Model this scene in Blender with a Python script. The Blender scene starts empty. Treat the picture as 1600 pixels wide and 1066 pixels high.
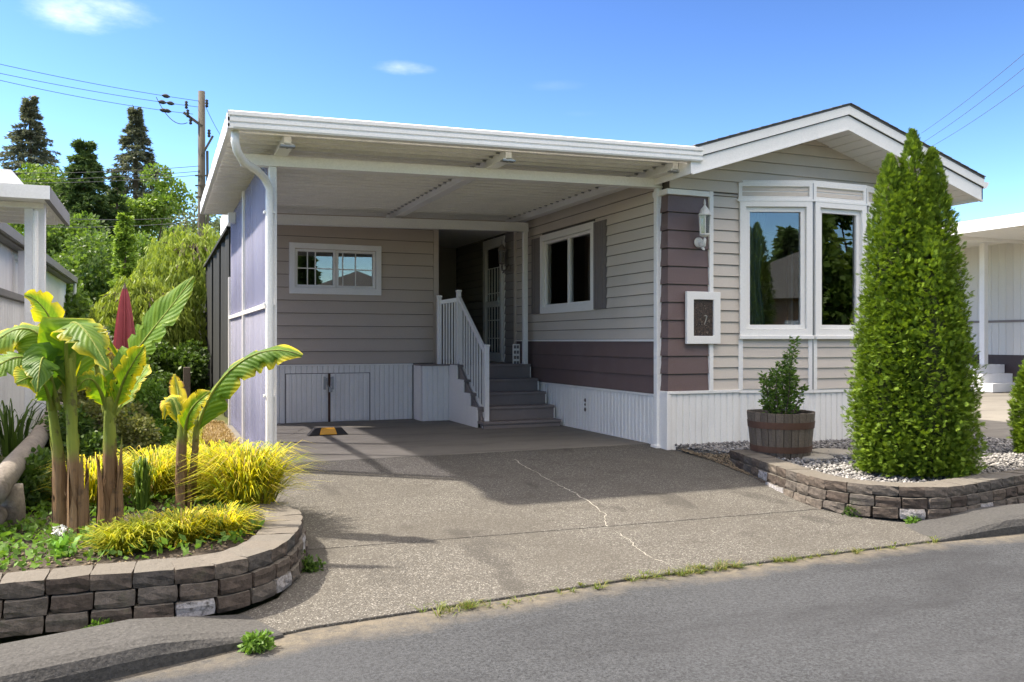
import bpy, bmesh, math, random
import numpy as np
from mathutils import Vector, Matrix
random.seed(7); rng = np.random.default_rng(7)
SC = bpy.context.scene; COL = SC.collection
rad = math.radians
# ---------------------------------------------------------------- camera
YAW = rad(22.5); FPX = 1330.0
CAM = Vector((-5.486, -8.703, 1.25))
cd = bpy.data.cameras.new('camera'); cam = bpy.data.objects.new('camera', cd); COL.objects.link(cam)
cd.sensor_width = 36; cd.lens = FPX/1600*36; cd.clip_start = .05; cd.clip_end = 3000
cam.location = CAM; cam.rotation_euler = (rad(90), 0, -YAW)
SC.camera = cam
RV = Vector((math.cos(YAW), -math.sin(YAW), 0)); FV = Vector((math.sin(YAW), math.cos(YAW), 0))
def ray(px, py): return RV*((px-800)/FPX) + FV + Vector((0, 0, (533-py)/FPX))
def PD(px, py, t): return CAM + ray(px, py)*t            # point on the sight line at depth t
def PZ(px, py, z): d = ray(px, py); return CAM + d*((z-CAM.z)/d.z)
# ---------------------------------------------------------------- sky and sun
SUN_AZ, SUN_EL = rad(-60), rad(53)
W = bpy.data.worlds.new('World'); SC.world = W; W.use_nodes = True
nt = W.node_tree; nt.nodes.clear()
def WN(t, **k):
    n = nt.nodes.new(t)
    for a, b in k.items(): setattr(n, a, b)
    return n
sky = WN('ShaderNodeTexSky', sky_type='NISHITA', sun_disc=False)
sky.sun_elevation = SUN_EL; sky.sun_rotation = SUN_AZ; sky.air_density = 1.0; sky.dust_density = .15; sky.ozone_density = 1.6
tc = WN('ShaderNodeTexCoord')
def math_n(op, a, b=None, clamp=False):
    n = WN('ShaderNodeMath', operation=op, use_clamp=clamp)
    for i, v in enumerate((a, b)):
        if v is None: continue
        if isinstance(v, (int, float)): n.inputs[i].default_value = v
        else: nt.links.new(v, n.inputs[i])
    return n.outputs[0]
def dot_n(vec):
    n = WN('ShaderNodeVectorMath', operation='DOT_PRODUCT'); nt.links.new(tc.outputs['Generated'], n.inputs[0]); n.inputs[1].default_value = vec
    return n.outputs['Value']
nz = WN('ShaderNodeTexNoise'); nz.inputs['Scale'].default_value = 9; nz.inputs['Detail'].default_value = 8; nz.inputs['Roughness'].default_value = .62
mp = WN('ShaderNodeMapping'); mp.inputs['Scale'].default_value = (1, 1, 2.6)
nt.links.new(tc.outputs['Generated'], mp.inputs[0]); nt.links.new(mp.outputs[0], nz.inputs['Vector'])
total = None
for (px, py, w, h, amp) in ((118, 12, .092, .029, .26), (622, 106, .055, .0125, .2), (905, 178, .035, .006, .015), (870, 134, .05, .008, .015),
                            (-500, 60, .12, .03, .24), (2300, 120, .14, .03, .24), (2900, 40, .1, .03, .24)):
    c = ray(px, py).normalized(); e1 = Vector((c.y, -c.x, 0)).normalized(); e2 = e1.cross(c)
    a = math_n('DIVIDE', dot_n(e1), w); b = math_n('DIVIDE', math_n('SUBTRACT', dot_n(e2), e2.dot(c)), h)
    r2 = math_n('ADD', math_n('MULTIPLY', a, a), math_n('MULTIPLY', b, b))
    front = math_n('GREATER_THAN', dot_n(c), 0.0)
    m = math_n('SUBTRACT', 1.25, math_n('ADD', math_n('MULTIPLY', r2, .75), math_n('MULTIPLY', nz.outputs['Fac'], 1.5)))
    m = math_n('MULTIPLY', m, 1.0, True); m = math_n('MULTIPLY', math_n('MULTIPLY', math_n('MULTIPLY', m, m), amp), front)
    total = m if total is None else math_n('MAXIMUM', total, m)
def vmul(v, k):
    n = WN('ShaderNodeVectorMath', operation='MULTIPLY'); nt.links.new(v, n.inputs[0]); n.inputs[1].default_value = k; return n.outputs[0]
gm = WN('ShaderNodeGamma'); gm.inputs['Gamma'].default_value = 1.8      # deeper zenith, pale horizon
nt.links.new(vmul(sky.outputs[0], (.26,.262,.27)), gm.inputs['Color']); skycol = vmul(gm.outputs[0], (.88,.99,1.08))
# unseen bright cloud layer added overhead as neutral fill for the shade
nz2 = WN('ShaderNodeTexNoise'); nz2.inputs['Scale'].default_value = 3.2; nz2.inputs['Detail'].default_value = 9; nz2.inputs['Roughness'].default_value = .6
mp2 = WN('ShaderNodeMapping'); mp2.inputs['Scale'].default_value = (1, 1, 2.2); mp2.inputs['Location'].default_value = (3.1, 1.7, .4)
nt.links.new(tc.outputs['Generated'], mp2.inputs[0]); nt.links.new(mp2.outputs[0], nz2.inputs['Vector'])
elev = math_n('MULTIPLY', math_n('SUBTRACT', dot_n((0,0,1)), .40), 5., True)       # keeps the added clouds above the view, horizon left clear
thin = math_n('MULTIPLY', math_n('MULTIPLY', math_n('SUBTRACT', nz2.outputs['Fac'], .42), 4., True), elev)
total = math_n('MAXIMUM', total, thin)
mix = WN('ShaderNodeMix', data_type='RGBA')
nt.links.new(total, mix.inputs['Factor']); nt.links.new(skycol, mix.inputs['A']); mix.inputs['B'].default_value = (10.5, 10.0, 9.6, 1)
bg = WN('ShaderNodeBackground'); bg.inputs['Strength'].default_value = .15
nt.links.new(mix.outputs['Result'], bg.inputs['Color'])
wo = WN('ShaderNodeOutputWorld'); nt.links.new(bg.outputs[0], wo.inputs[0])
sl = bpy.data.lights.new('sun', 'SUN'); sl.energy = 2.0; sl.angle = rad(1.5); sl.color = (1, .975, .95)
so = bpy.data.objects.new('sun', sl); COL.objects.link(so)
sd = Vector((math.sin(SUN_AZ)*math.cos(SUN_EL), math.cos(SUN_AZ)*math.cos(SUN_EL), math.sin(SUN_EL)))
so.location = sd*60; so.rotation_euler = (-sd).to_track_quat('-Z', 'Y').to_euler()
SC.view_settings.view_transform = 'Standard'; SC.view_settings.look = 'None'; SC.view_settings.gamma = 1
SC.view_settings.use_curve_mapping = False; SC.view_settings.exposure = 2.45
SC.cycles.max_bounces = 6; SC.cycles.diffuse_bounces = 4; SC.cycles.caustics_reflective = False; SC.cycles.caustics_refractive = False; SC.cycles.transparent_max_bounces = 12; SC.cycles.transmission_bounces = 6
SC.view_settings.use_white_balance = True; SC.view_settings.white_balance_temperature = 7700; SC.view_settings.white_balance_tint = 10
# ---------------------------------------------------------------- helpers
WORLD_LOC = {}
def tag(o, label=None, cat=None, group=None, kind=None):
    if label: o['label'] = label
    if cat: o['category'] = cat
    if group: o['group'] = group
    if kind: o['kind'] = kind
    return o
def thing(name, loc, label, cat, group=None):
    o = bpy.data.objects.new(name, None); COL.objects.link(o); o.location = loc; o.empty_display_size = .2
    WORLD_LOC[o.name] = Vector(loc)
    return tag(o, label, cat, group)
def link(name, me, parent=None, loc=None):
    o = bpy.data.objects.new(name, me); COL.objects.link(o)
    if parent is not None: o.parent = parent
    if loc is not None: o.location = loc
    return o
class MB:
    def __init__(s): s.v = []; s.f = []
    def add(s, vs, fs):
        n = len(s.v); s.v += [tuple(v) for v in vs]; s.f += [tuple(i+n for i in f) for f in fs]; return s
    def hexa(s, p):      # 4 bottom then 4 top, counter-clockwise seen from above
        return s.add(p, [(3,2,1,0),(4,5,6,7),(0,1,5,4),(1,2,6,5),(2,3,7,6),(3,0,4,7)])
    def box(s, x0, x1, y0, y1, z0, z1):
        return s.hexa([(x0,y0,z0),(x1,y0,z0),(x1,y1,z0),(x0,y1,z0),(x0,y0,z1),(x1,y0,z1),(x1,y1,z1),(x0,y1,z1)])
    def wbox(s, org, u, n, a0, a1, d0, d1, z0, z1):   # box on a wall: along u, outward n
        def q(a, d, z): return Vector(org)+u*a+n*d+Vector((0,0,z))
        return s.hexa([q(a0,d1,z0),q(a1,d1,z0),q(a1,d0,z0),q(a0,d0,z0),q(a0,d1,z1),q(a1,d1,z1),q(a1,d0,z1),q(a0,d0,z1)])
    def beam(s, a, b, w, h, up=Vector((0,0,1))):      # bar from a to b
        a = Vector(a); b = Vector(b); d = (b-a).normalized(); sx = d.cross(up).normalized(); sz = sx.cross(d)
        p = []
        for c in (-.5, .5):
            for (e, i) in ((a, -.5), (a, .5), (b, .5), (b, -.5)): p.append(e+sx*(w*i)+sz*(h*c))
        return s.hexa([p[0],p[1],p[2],p[3],p[4],p[5],p[6],p[7]])
    def extrude(s, poly, off):    # planar polygon (3-D) swept by off
        n = len(poly); off = Vector(off); vs = [Vector(p) for p in poly]+[Vector(p)+off for p in poly]
        return s.add(vs, [tuple(reversed(range(n))), tuple(range(n, 2*n))]+[(i,(i+1)%n,(i+1)%n+n,i+n) for i in range(n)])
    def tube(s, pts, r, n=8, cap=True):
        pts = [Vector(p) for p in pts]; k = len(pts); rs = r if hasattr(r, '__len__') else [r]*k; vs = []; fs = []
        ref = Vector((0,0,1))
        d0 = (pts[-1]-pts[0]).normalized()
        if abs(d0.z) > .9: ref = Vector((1,0,0))
        for i, p in enumerate(pts):
            d = (pts[min(i+1,k-1)]-pts[max(i-1,0)]).normalized(); x = d.cross(ref).normalized(); y = x.cross(d)
            for j in range(n):
                t = 2*math.pi*j/n; vs.append(p+(x*math.cos(t)+y*math.sin(t))*rs[i])
        for i in range(k-1):
            for j in range(n): fs.append((i*n+j, i*n+(j+1)%n, (i+1)*n+(j+1)%n, (i+1)*n+j))
        if cap: fs += [tuple(reversed(range(n))), tuple(range((k-1)*n, k*n))]
        return s.add(vs, fs)
    def lathe(s, c, prof, n=24, cap=True):  # prof: (r,z) list
        vs = []; fs = []; k = len(prof)
        for r, z in prof:
            for j in range(n):
                t = 2*math.pi*j/n; vs.append((c[0]+r*math.cos(t), c[1]+r*math.sin(t), c[2]+z))
        for i in range(k-1):
            for j in range(n): fs.append((i*n+j, i*n+(j+1)%n, (i+1)*n+(j+1)%n, (i+1)*n+j))
        if cap: fs += [tuple(reversed(range(n))), tuple(range((k-1)*n, k*n))]
        return s.add(vs, fs)
    def ring(s, org, u, n, a0, a1, z0, z1, w, d0, d1, wb=None):   # rectangular frame on a wall
        wb = w if wb is None else wb
        def q(a, d, z): return Vector(org)+u*a+n*d+Vector((0,0,z))
        O = [(a0,z0),(a1,z0),(a1,z1),(a0,z1)]; I = [(a0+w,z0+wb),(a1-w,z0+wb),(a1-w,z1-w),(a0+w,z1-w)]
        vs = [q(a,d1,z) for a,z in O]+[q(a,d1,z) for a,z in I]+[q(a,d0,z) for a,z in O]+[q(a,d0,z) for a,z in I]
        fs = []
        for i in range(4):
            j = (i+1)%4
            fs += [(i,j,4+j,4+i),(8+j,8+i,12+i,12+j),(j,i,8+i,8+j),(4+i,4+j,12+j,12+i)]
        return s.add(vs, fs)
    def build(s, name, mat, parent=None, smooth=False, bev=0, org=None):
        v = np.array(s.v, dtype=float)
        if parent is not None:
            r = parent
            while r.parent: r = r.parent
            o3 = np.array(WORLD_LOC[r.name]); loc = None
        else:
            o3 = np.array(org) if org is not None else np.array([(v[:,0].min()+v[:,0].max())/2,(v[:,1].min()+v[:,1].max())/2,v[:,2].min()]); loc = o3
        me = bpy.data.meshes.new(name); me.from_pydata([tuple(p) for p in (v-o3)], [], s.f); me.update()
        bm = bmesh.new(); bm.from_mesh(me); bmesh.ops.recalc_face_normals(bm, faces=bm.faces); bm.to_mesh(me); bm.free()
        if smooth: me.polygons.foreach_set('use_smooth', [True]*len(me.polygons))
        if mat: me.materials.append(mat)
        o = link(name, me, parent, loc)
        if parent is None: WORLD_LOC[o.name] = Vector(o3)
        if bev:
            b = o.modifiers.new('bevel', 'BEVEL'); b.width = bev; b.segments = 2; b.limit_method = 'ANGLE'; b.angle_limit = rad(50)
        return o
def quads_mesh(name, V, mat, parent=None, nv=4, loc=None, smooth=False):   # V: (N,nv,3) separate faces
    N = V.shape[0]; me = bpy.data.meshes.new(name)
    me.vertices.add(N*nv); me.vertices.foreach_set('co', V.reshape(-1).astype(np.float32))
    me.loops.add(N*nv); me.loops.foreach_set('vertex_index', np.arange(N*nv, dtype=np.int32))
    me.polygons.add(N); me.polygons.foreach_set('loop_start', np.arange(0, N*nv, nv, dtype=np.int32))
    me.update(calc_edges=True); me.materials.append(mat)
    return link(name, me, parent, loc)
def strips_mesh(name, V, mat, parent=None, loc=None):   # V: (N,k,2,3) ribbons of k-1 quads
    N, k = V.shape[:2]; me = bpy.data.meshes.new(name)
    me.vertices.add(N*k*2); me.vertices.foreach_set('co', V.reshape(-1).astype(np.float32))
    b = (np.arange(N)*k*2)[:,None]+(np.arange(k-1)*2)[None,:]
    q = np.stack([b, b+1, b+3, b+2], -1).reshape(-1).astype(np.int32); nf = N*(k-1)
    me.loops.add(nf*4); me.loops.foreach_set('vertex_index', q)
    me.polygons.add(nf); me.polygons.foreach_set('loop_start', np.arange(0, nf*4, 4, dtype=np.int32))
    me.update(calc_edges=True); me.materials.append(mat)
    return link(name, me, parent, loc)
def unit(a): return a/np.maximum(np.linalg.norm(a, axis=-1, keepdims=True), 1e-9)
def leaves(P, D, L, Wd, rg=rng, fold=.0):     # rhombus leaves: base P, direction D, length L, half-width Wd
    N = len(P); D = unit(D); S = unit(np.cross(D, unit(rg.normal(size=(N,3)))))
    L = np.broadcast_to(np.asarray(L, float).reshape(-1,1), (N,1)); Wd = np.broadcast_to(np.asarray(Wd, float).reshape(-1,1), (N,1))
    m = P+D*L*.45
    return np.stack([P, m+S*Wd, P+D*L, m-S*Wd], 1)
# ---------------------------------------------------------------- materials
class NT:
    def __init__(s, name):
        s.m = bpy.data.materials.new(name); s.m.use_nodes = True; s.t = s.m.node_tree; s.t.nodes.clear()
        s.out = s.n('ShaderNodeOutputMaterial'); s.pos = s.n('ShaderNodeNewGeometry')
    def n(s, t, inp=None, **k):
        x = s.t.nodes.new(t)
        for a, b in k.items(): setattr(x, a, b)
        for a, b in (inp or {}).items(): s.set(x, a, b)
        return x
    def set(s, x, key, v):
        sock = x.inputs[key]
        if isinstance(v, bpy.types.NodeSocket): s.t.links.new(v, sock)
        else: sock.default_value = (tuple(v)+(1,)) if (sock.type == 'RGBA' and len(v) == 3) else v
    def noise(s, scale, detail=4, rough=.55, stretch=None, dist=0):
        vec = s.pos.outputs['Position']
        if stretch: vec = s.n('ShaderNodeMapping', {'Vector': vec, 'Scale': stretch}).outputs[0]
        return s.n('ShaderNodeTexNoise', {'Vector': vec, 'Scale': scale, 'Detail': detail, 'Roughness': rough, 'Distortion': dist}).outputs['Fac']
    def ramp(s, f, stops):
        r = s.n('ShaderNodeValToRGB', {'Fac': f}); e = r.color_ramp.elements
        while len(e) < len(stops): e.new(.5)
        for x, (p, c) in zip(e, stops): x.position = p; x.color = tuple(c)+(1,) if len(c) == 3 else c
        return r.outputs[0]
    def rampv(s, f, p0, p1, v0=0., v1=1.):
        return s.n('ShaderNodeMapRange', {'Value': f, 'From Min': p0, 'From Max': p1, 'To Min': v0, 'To Max': v1}).outputs[0]
    def mix(s, f, a, b, mode='MIX'):
        x = s.n('ShaderNodeMix', data_type='RGBA', blend_type=mode); s.set(x, 'Factor', f); s.set(x, 'A', a); s.set(x, 'B', b); return x.outputs['Result']
    def math(s, op, a, b=0., clamp=False):
        x = s.n('ShaderNodeMath', operation=op, use_clamp=clamp); s.set(x, 0, a); s.set(x, 1, b); return x.outputs[0]
    def objrand(s): return s.n('ShaderNodeObjectInfo').outputs['Random']
    def jitter(s, col, rnd, amount):
        h = s.n('ShaderNodeHueSaturation', {'Color': col, 'Value': s.rampv(rnd, 0, 1, 1-amount, 1+amount)}); return h.outputs[0]
    def bump(s, h, strength=.3, dist=.01):
        return s.n('ShaderNodeBump', {'Height': h, 'Strength': strength, 'Distance': dist}).outputs[0]
    def pbr(s, col, rough=.6, normal=None, spec=.4, metal=0., **k):
        p = s.n('ShaderNodeBsdfPrincipled', {'Base Color': col, 'Roughness': rough, 'Metallic': metal, 'Specular IOR Level': spec})
        if normal is not None: s.set(p, 'Normal', normal)
        for a, b in k.items(): s.set(p, a, b)
        return p.outputs[0]
    def done(s, sh): s.t.links.new(sh, s.out.inputs['Surface']); return s.m
def mul(c, k): return tuple(x*k for x in c)
def plain(name, col, rough=.55, var=.08, vs=2.5, rnd=0., bump=0., bs=60, spec=.4, metal=0., dirt=None, stretch=None, fine=.05):
    t = NT(name)
    c = t.mix(t.noise(vs, 5, .6, stretch), mul(col, 1-var), mul(col, 1+var))
    if fine: c = t.mix(t.noise(bs*1.7, 3), mul((1,1,1), 1-fine), (1,1,1)) if False else t.mix(1.0, c, t.ramp(t.noise(bs*1.3, 3), [(.3, mul((1,1,1),1-fine*2)), (.7, (1,1,1))]), 'MULTIPLY')
    if dirt: c = t.mix(t.math('MULTIPLY', t.rampv(t.noise(dirt[1], 6, .65, dirt[3] if len(dirt) > 3 else None), .5, .75), dirt[2]), c, dirt[0])
    if rnd: c = t.jitter(c, t.objrand(), rnd)
    nrm = t.bump(t.noise(bs, 4), bump) if bump else None
    return t.done(t.pbr(c, t.rampv(t.noise(vs*4, 3), 0, 1, rough-.08, rough+.08), nrm, spec, metal))
def foliage(name, cols, trans=.35, rough=.5, spec=.3, big=None):
    t = NT(name); r = t.pos.outputs['Random Per Island']
    c = t.ramp(r, [(i/(len(cols)-1), q) for i, q in enumerate(cols)])
    if big: c = t.mix(t.rampv(t.noise(big[0], 3), .38, .62), c, t.mix(1.0, c, big[1], 'MULTIPLY'))
    p = t.pbr(c, rough, None, spec); tr = t.n('ShaderNodeBsdfTranslucent', {'Color': t.mix(1.0, c, (1.3, 1.25, .75), 'MULTIPLY')}).outputs[0]
    return t.done(t.n('ShaderNodeMixShader', {0: trans, 1: p, 2: tr}).outputs[0])
def glassmat(name, tint, ior, rough=.0, body=None, bodyfac=0.):
    t = NT(name)
    fr = t.n('ShaderNodeFresnel', {'IOR': ior}).outputs[0]
    tr = t.n('ShaderNodeBsdfTransparent', {'Color': tint}).outputs[0]; gl = t.n('ShaderNodeBsdfGlossy', {'Color': (1,1,1), 'Roughness': rough}).outputs[0]
    if body: tr = t.n('ShaderNodeMixShader', {0: bodyfac, 1: tr, 2: t.n('ShaderNodeBsdfDiffuse', {'Color': body}).outputs[0]}).outputs[0]
    return t.done(t.n('ShaderNodeMixShader', {0: fr, 1: tr, 2: gl}).outputs[0])
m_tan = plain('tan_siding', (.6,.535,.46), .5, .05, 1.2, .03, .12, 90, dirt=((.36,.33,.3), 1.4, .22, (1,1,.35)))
m_tan2 = plain('taupe_siding', (.5,.42,.35), .5, .05, 1.2, .03, .12, 90, dirt=((.36,.33,.3), 1.4, .22, (1,1,.35)))
m_mauve = plain('mauve_siding', (.155,.105,.098), .5, .06, 1.5, .03, .15, 70, dirt=((.2,.16,.165), 2, .3))
m_white = plain('white_vinyl', (.84,.825,.79), .42, .03, 1.1, 0, .05, 60, dirt=((.5,.49,.45), 2.2, .22, (1,1,.4)))
m_skirt = plain('white_skirting', (.84,.825,.79), .45, .04, 1.5, .02, .08, 60, dirt=((.45,.44,.4), 2.6, .28, (1,1,.35)))
m_alu = plain('white_aluminium', (.83,.825,.8), .36, .03, .8, .015, .03, 40, dirt=((.5,.5,.48), 1.5, .25, (.4,1,1)))
m_roofpan = plain('pale_roof_pan', (.84,.83,.79), .4, .03, .9, .02, .03, 40, dirt=((.45,.46,.45), 1.2, .3))
m_shutter = plain('taupe_shutter', (.2,.175,.165), .5, .06, 2, .03, .1, 70)
m_step = plain('brown_grey_deck_paint', (.21,.18,.17), .6, .1, 3, .03, .15, 60, dirt=((.28,.26,.24), 3, .35))
m_shingle = plain('roof_shingle', (.14,.135,.13), .9, .2, 3, .2, .5, 120)
m_dark = plain('dark_void', (.03,.03,.032), .8)
m_room = plain('room_plaster', (.45,.43,.4), .9)
m_back = plain('building_paper', (.13,.12,.11), .9)
m_conc = plain('kerb_concrete', (.07,.069,.067), .9, .3, 2.5, 0, .9, 45, dirt=((.05,.05,.047), 3, .7), fine=.25)
m_rust = plain('rusty_steel', (.1,.05,.033), .8, .4, 9, 0, .3, 150)
m_steel = plain('galvanised_steel', (.35,.36,.37), .4, .15, 8, 0, .1, 80, metal=.8)
m_black = plain('black_rubber', (.025,.025,.026), .75, .2, 9, 0, .2, 100)
m_yellow = plain('yellow_reflector', (.75,.36,.03), .45, .12, 12)
m_greendoor = plain('dim_porch_panel', (.4,.39,.38), .6)
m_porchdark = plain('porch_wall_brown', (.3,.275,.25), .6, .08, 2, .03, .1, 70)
m_lantern = plain('weathered_white_cast', (.68,.67,.63), .55, .12, 14, 0, .2, 120, dirt=((.25,.23,.2), 18, .5))
m_lampglass = glassmat('lantern_glass', (.75,.8,.82), 1.6, .05, (.3,.32,.33), .25)
m_glass = glassmat('window_glass', (.84,.87,.87), 2.0)
m_sheer = plain('pale_sheer_curtain', (.62,.6,.56), .9, .1, 7)
m_curtain = plain('green_grey_curtain', (.32,.4,.36), .9, .25, 7, 0, .2, 40)
m_poly = None
def poly_mat():
    t = NT('lavender_polycarbonate')
    col = t.mix(t.rampv(t.noise(5, 4, .6, (1, 6, .04)), .35, .65), (.46,.46,.53), (.78,.78,.82))
    p = t.pbr(col, .5, None, .15)
    tl = t.n('ShaderNodeBsdfTranslucent', {'Color': (.62,.64,.78)}).outputs[0]
    tr = t.n('ShaderNodeBsdfTransparent', {'Color': (.85,.86,.93)}).outputs[0]
    a = t.n('ShaderNodeMixShader', {0: .3, 1: p, 2: tl}).outputs[0]
    return t.done(t.n('ShaderNodeMixShader', {0: .72, 1: a, 2: tr}).outputs[0])
m_poly = poly_mat()
X, Y, Z = Vector((1,0,0)), Vector((0,1,0)), Vector((0,0,1))
# ---------------------------------------------------------------- ground, road, driveway
def zg(y): return 0. if y >= .25 else max(-.235, -.235*(.25-y)/4.3)
def aggregate():
    t = NT('exposed_aggregate_concrete')
    vor = t.n('ShaderNodeTexVoronoi', {'Vector': t.pos.outputs['Position'], 'Scale': 105.}, feature='F1')
    r = t.n('ShaderNodeSeparateColor', {'Color': vor.outputs['Color']}).outputs[0]
    peb = t.ramp(r, [(0, (.03,.029,.027)), (.35, (.07,.068,.062)), (.7, (.115,.111,.102)), (1, (.27,.262,.24))])
    c = t.mix(t.rampv(vor.outputs['Distance'], .38, .62), peb, (.09,.084,.073))
    c = t.mix(t.math('MULTIPLY', t.rampv(t.noise(.9, 6, .62), .46, .68), .6), c, (.07,.065,.056))
    c = t.mix(t.math('MULTIPLY', t.rampv(t.noise(2.7, 6, .68, (1, 1.8, 1)), .54, .7), .5), c, (.055,.05,.043))
    c = t.mix(t.math('MULTIPLY', t.rampv(t.noise(4, 5, .7), .6, .8), .25), c, (.2,.188,.163))
    c = t.mix(t.math('MULTIPLY', t.rampv(t.noise(2.1, 3, .5, (1, .5, 1)), .62, .68), .45), c, (.035,.033,.03))
    c = t.mix(t.math('MULTIPLY', t.rampv(t.noise(26, 2, .5), .74, .77), .7), c, (.2,.19,.17))
    h = t.math('ADD', t.math('MULTIPLY', vor.outputs['Distance'], -1.), t.noise(220, 3))
    return t.done(t.pbr(c, .88, t.bump(h, .55, .006), .25))
def smoothslab():
    t = NT('worn_concrete'); 
    c = t.mix(t.noise(1.2, 6, .65), (.13,.122,.107), (.22,.208,.182))
    c = t.mix(t.math('MULTIPLY', t.rampv(t.noise(1.1, 6, .7, (.5, 2.2, 1)), .48, .66), .75), c, (.095,.088,.078))
    c = t.mix(t.rampv(t.noise(160, 3), .35, .65, 0., .35), c, (.13,.12,.1))
    return t.done(t.pbr(c, .82, t.bump(t.noise(130, 4), .35, .006), .3))
def asphalt():
    t = NT('asphalt')
    c = t.mix(t.rampv(t.math('ADD', t.math('MULTIPLY', t.noise(55, 5, .75), .6), t.math('MULTIPLY', t.noise(170, 3, .7), .4)), .36, .62), (.012,.0135,.0155), (.076,.082,.09))
    c = t.mix(t.math('MULTIPLY', t.rampv(t.noise(.55, 5, .6), .45, .7), .4), c, (.06,.064,.07))
    c = t.mix(t.math('MULTIPLY', t.rampv(t.noise(.9, 7, .68, (.7, 1.5, 1)), .48, .66), .6), c, (.022,.023,.026))
    y = t.n('ShaderNodeSeparateXYZ', {'Vector': t.pos.outputs['Position']}); xx = y.outputs[0]; yy = y.outputs[1]
    edge = t.math('SUBTRACT', t.math('ADD', yy, t.math('MULTIPLY', t.math('MINIMUM', t.math('ADD', xx, 2.7), 0.), -.13)), t.math('MULTIPLY', t.noise(1.6, 6, .7), .55))
    sand = t.math('MULTIPLY', t.rampv(edge, -4.58, -4.36), t.rampv(t.noise(14, 5, .7), .3, .6, .25, .95))
    c = t.mix(sand, c, t.mix(t.noise(70, 4), (.1,.086,.064), (.2,.176,.138)))
    return t.done(t.pbr(c, .9, t.bump(t.math('ADD', t.noise(60, 5, .75), t.noise(170, 4)), .7, .008), .25))
def ground_mat():
    t = NT('garden_ground')
    c = t.mix(t.rampv(t.noise(1.5, 6, .65), .4, .62), (.055,.075,.025), (.12,.095,.055))
    c = t.mix(t.rampv(t.noise(30, 4, .7), .35, .65), c, (.085,.1,.035))
    return t.done(t.pbr(c, .95, t.bump(t.noise(40, 5), .7, .02), .15))
m_agg, m_slab, m_asph, m_ground = aggregate(), smoothslab(), asphalt(), ground_mat()
m_soil = plain('dark_soil', (.055,.042,.03), .95, .35, 8, 0, .9, 45, fine=.25)
b = MB(); ys = [(-400,-.33),(-4.9,-.33),(-4.1,-.29),(.25,-.03),(12,-.03),(40,.3),(400,2.)]
for (y0,z0),(y1,z1) in zip(ys, ys[1:]): b.add([(-400,y0,z0),(400,y0,z0),(400,y1,z1),(-400,y1,z1)], [(0,1,2,3)])
tag(b.build('ground', m_ground, org=(0,0,0)), kind='structure')
b = MB(); b.add([(-90,-13,-.25),(90,-13,-.25),(90,-3.98,-.25),(-2.5,-3.98,-.25),(-4.7,-4.12,-.25),(-6,-4.45,-.25),(-12,-5.2,-.25),(-90,-6,-.25)], [tuple(range(8))])
tag(b.build('road', m_asph, org=(0,0,0)), kind='structure')
def slab(name, poly, mat, parent, thick=.1, lift=0.):
    b = MB(); top = [(x, y, (zg(y) if not callable(lift) else lift(x, y))) for x, y in poly]
    b.extrude([(x,y,z-thick) for x,y,z in top], (0,0,thick)); return b.build(name, mat, parent, bev=.006)
drive = thing('driveway', (-2.5,-2,0), None, None); drive['kind'] = 'structure'
EDGE_L = [(-4.62,-3.18),(-4.53,-2.6),(-4.5,-2.0),(-4.52,-1.2),(-4.5,.245)]
slab('slab', [(-4.75,-4.21),(-4.0,-4.15),(-2.7,-4.06),(-1.3,-4.045),(.1,-4.04),(.6,-3.9),(.6,-3.6),(.05,-3.3),(-.1,-3.03),(-1.8,-2.965),(-3.37,-2.895),(-4.62,-2.83),(-4.7,-3.3),(-4.86,-3.7),(-5.15,-3.93),(-5.25,-4.34)], m_agg, drive)
slab('slab', [(-4.63,-2.818),(-3.37,-2.883),(-1.8,-2.953),(-.1,-3.018),(-.1,-2.7),(.1,-2.1),(.22,-1.5),(.24,-.95),(.08,-.2),(.06,.235),(-4.6,.235),(-4.63,-1.3),(-4.56,-2.1)], m_agg, drive)
for y0, y1 in ((.247, 1.0), (1.008, 2.05), (2.058, 3.3), (3.308, 4.6)):
    slab('slab', [(-4.6,y0),(.09,y0),(.09,y1),(-4.6,y1)], m_slab, drive)
slab('slab', [(-1.7,4.608),(.09,4.608),(.09,8),(-1.7,8)], m_slab, drive)
m_fill = plain('white_crack_filler', (.34,.325,.285), .8, .15, 20, dirt=((.15,.135,.11), 9, .9))
m_crack = plain('dark_crack', (.05,.045,.04), .9)
def ribbon(name, pts, w, mat, parent, lift=.004, jit=.016, sub=9):
    q = []
    for (a, c) in zip(pts, pts[1:]):
        for i in range(sub): t = i/sub; q.append((a[0]+(c[0]-a[0])*t+random.uniform(-jit,jit), a[1]+(c[1]-a[1])*t+random.uniform(-jit,jit)))
    q.append(pts[-1]); L = []; Rr = []
    for i, p in enumerate(q):
        d = Vector(q[min(i+1,len(q)-1)])-Vector(q[max(i-1,0)]); d = d.normalized() if d.length else Vector((1,0)); s = Vector((-d.y, d.x))*w*random.uniform(.25,1.3)*.5
        for lst, sg in ((L, 1), (Rr, -1)): x, y = p[0]+s.x*sg, p[1]+s.y*sg; lst.append((x, y, zg(y)+lift))
    b = MB(); n = len(q); b.add(L+Rr, [(i, i+1, n+i+1, n+i) for i in range(n-1)]); return b.build(name, mat, parent)
ribbon('crack_filler', [(-1.95,-.235),(-2.01,-.82),(-2.04,-1.63),(-2.05,-1.97),(-2.14,-2.6),(-2.31,-2.95)], .013, m_fill, drive)
ribbon('crack_filler', [(-2.32,-3.1),(-2.33,-3.3),(-2.41,-3.6),(-2.39,-3.95)], .006, m_fill, drive)
ribbon('crack', [(-1.78,-.3),(-1.6,-.65),(-1.35,-.9),(-1.3,-1.2)], .012, m_crack, drive)
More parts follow.
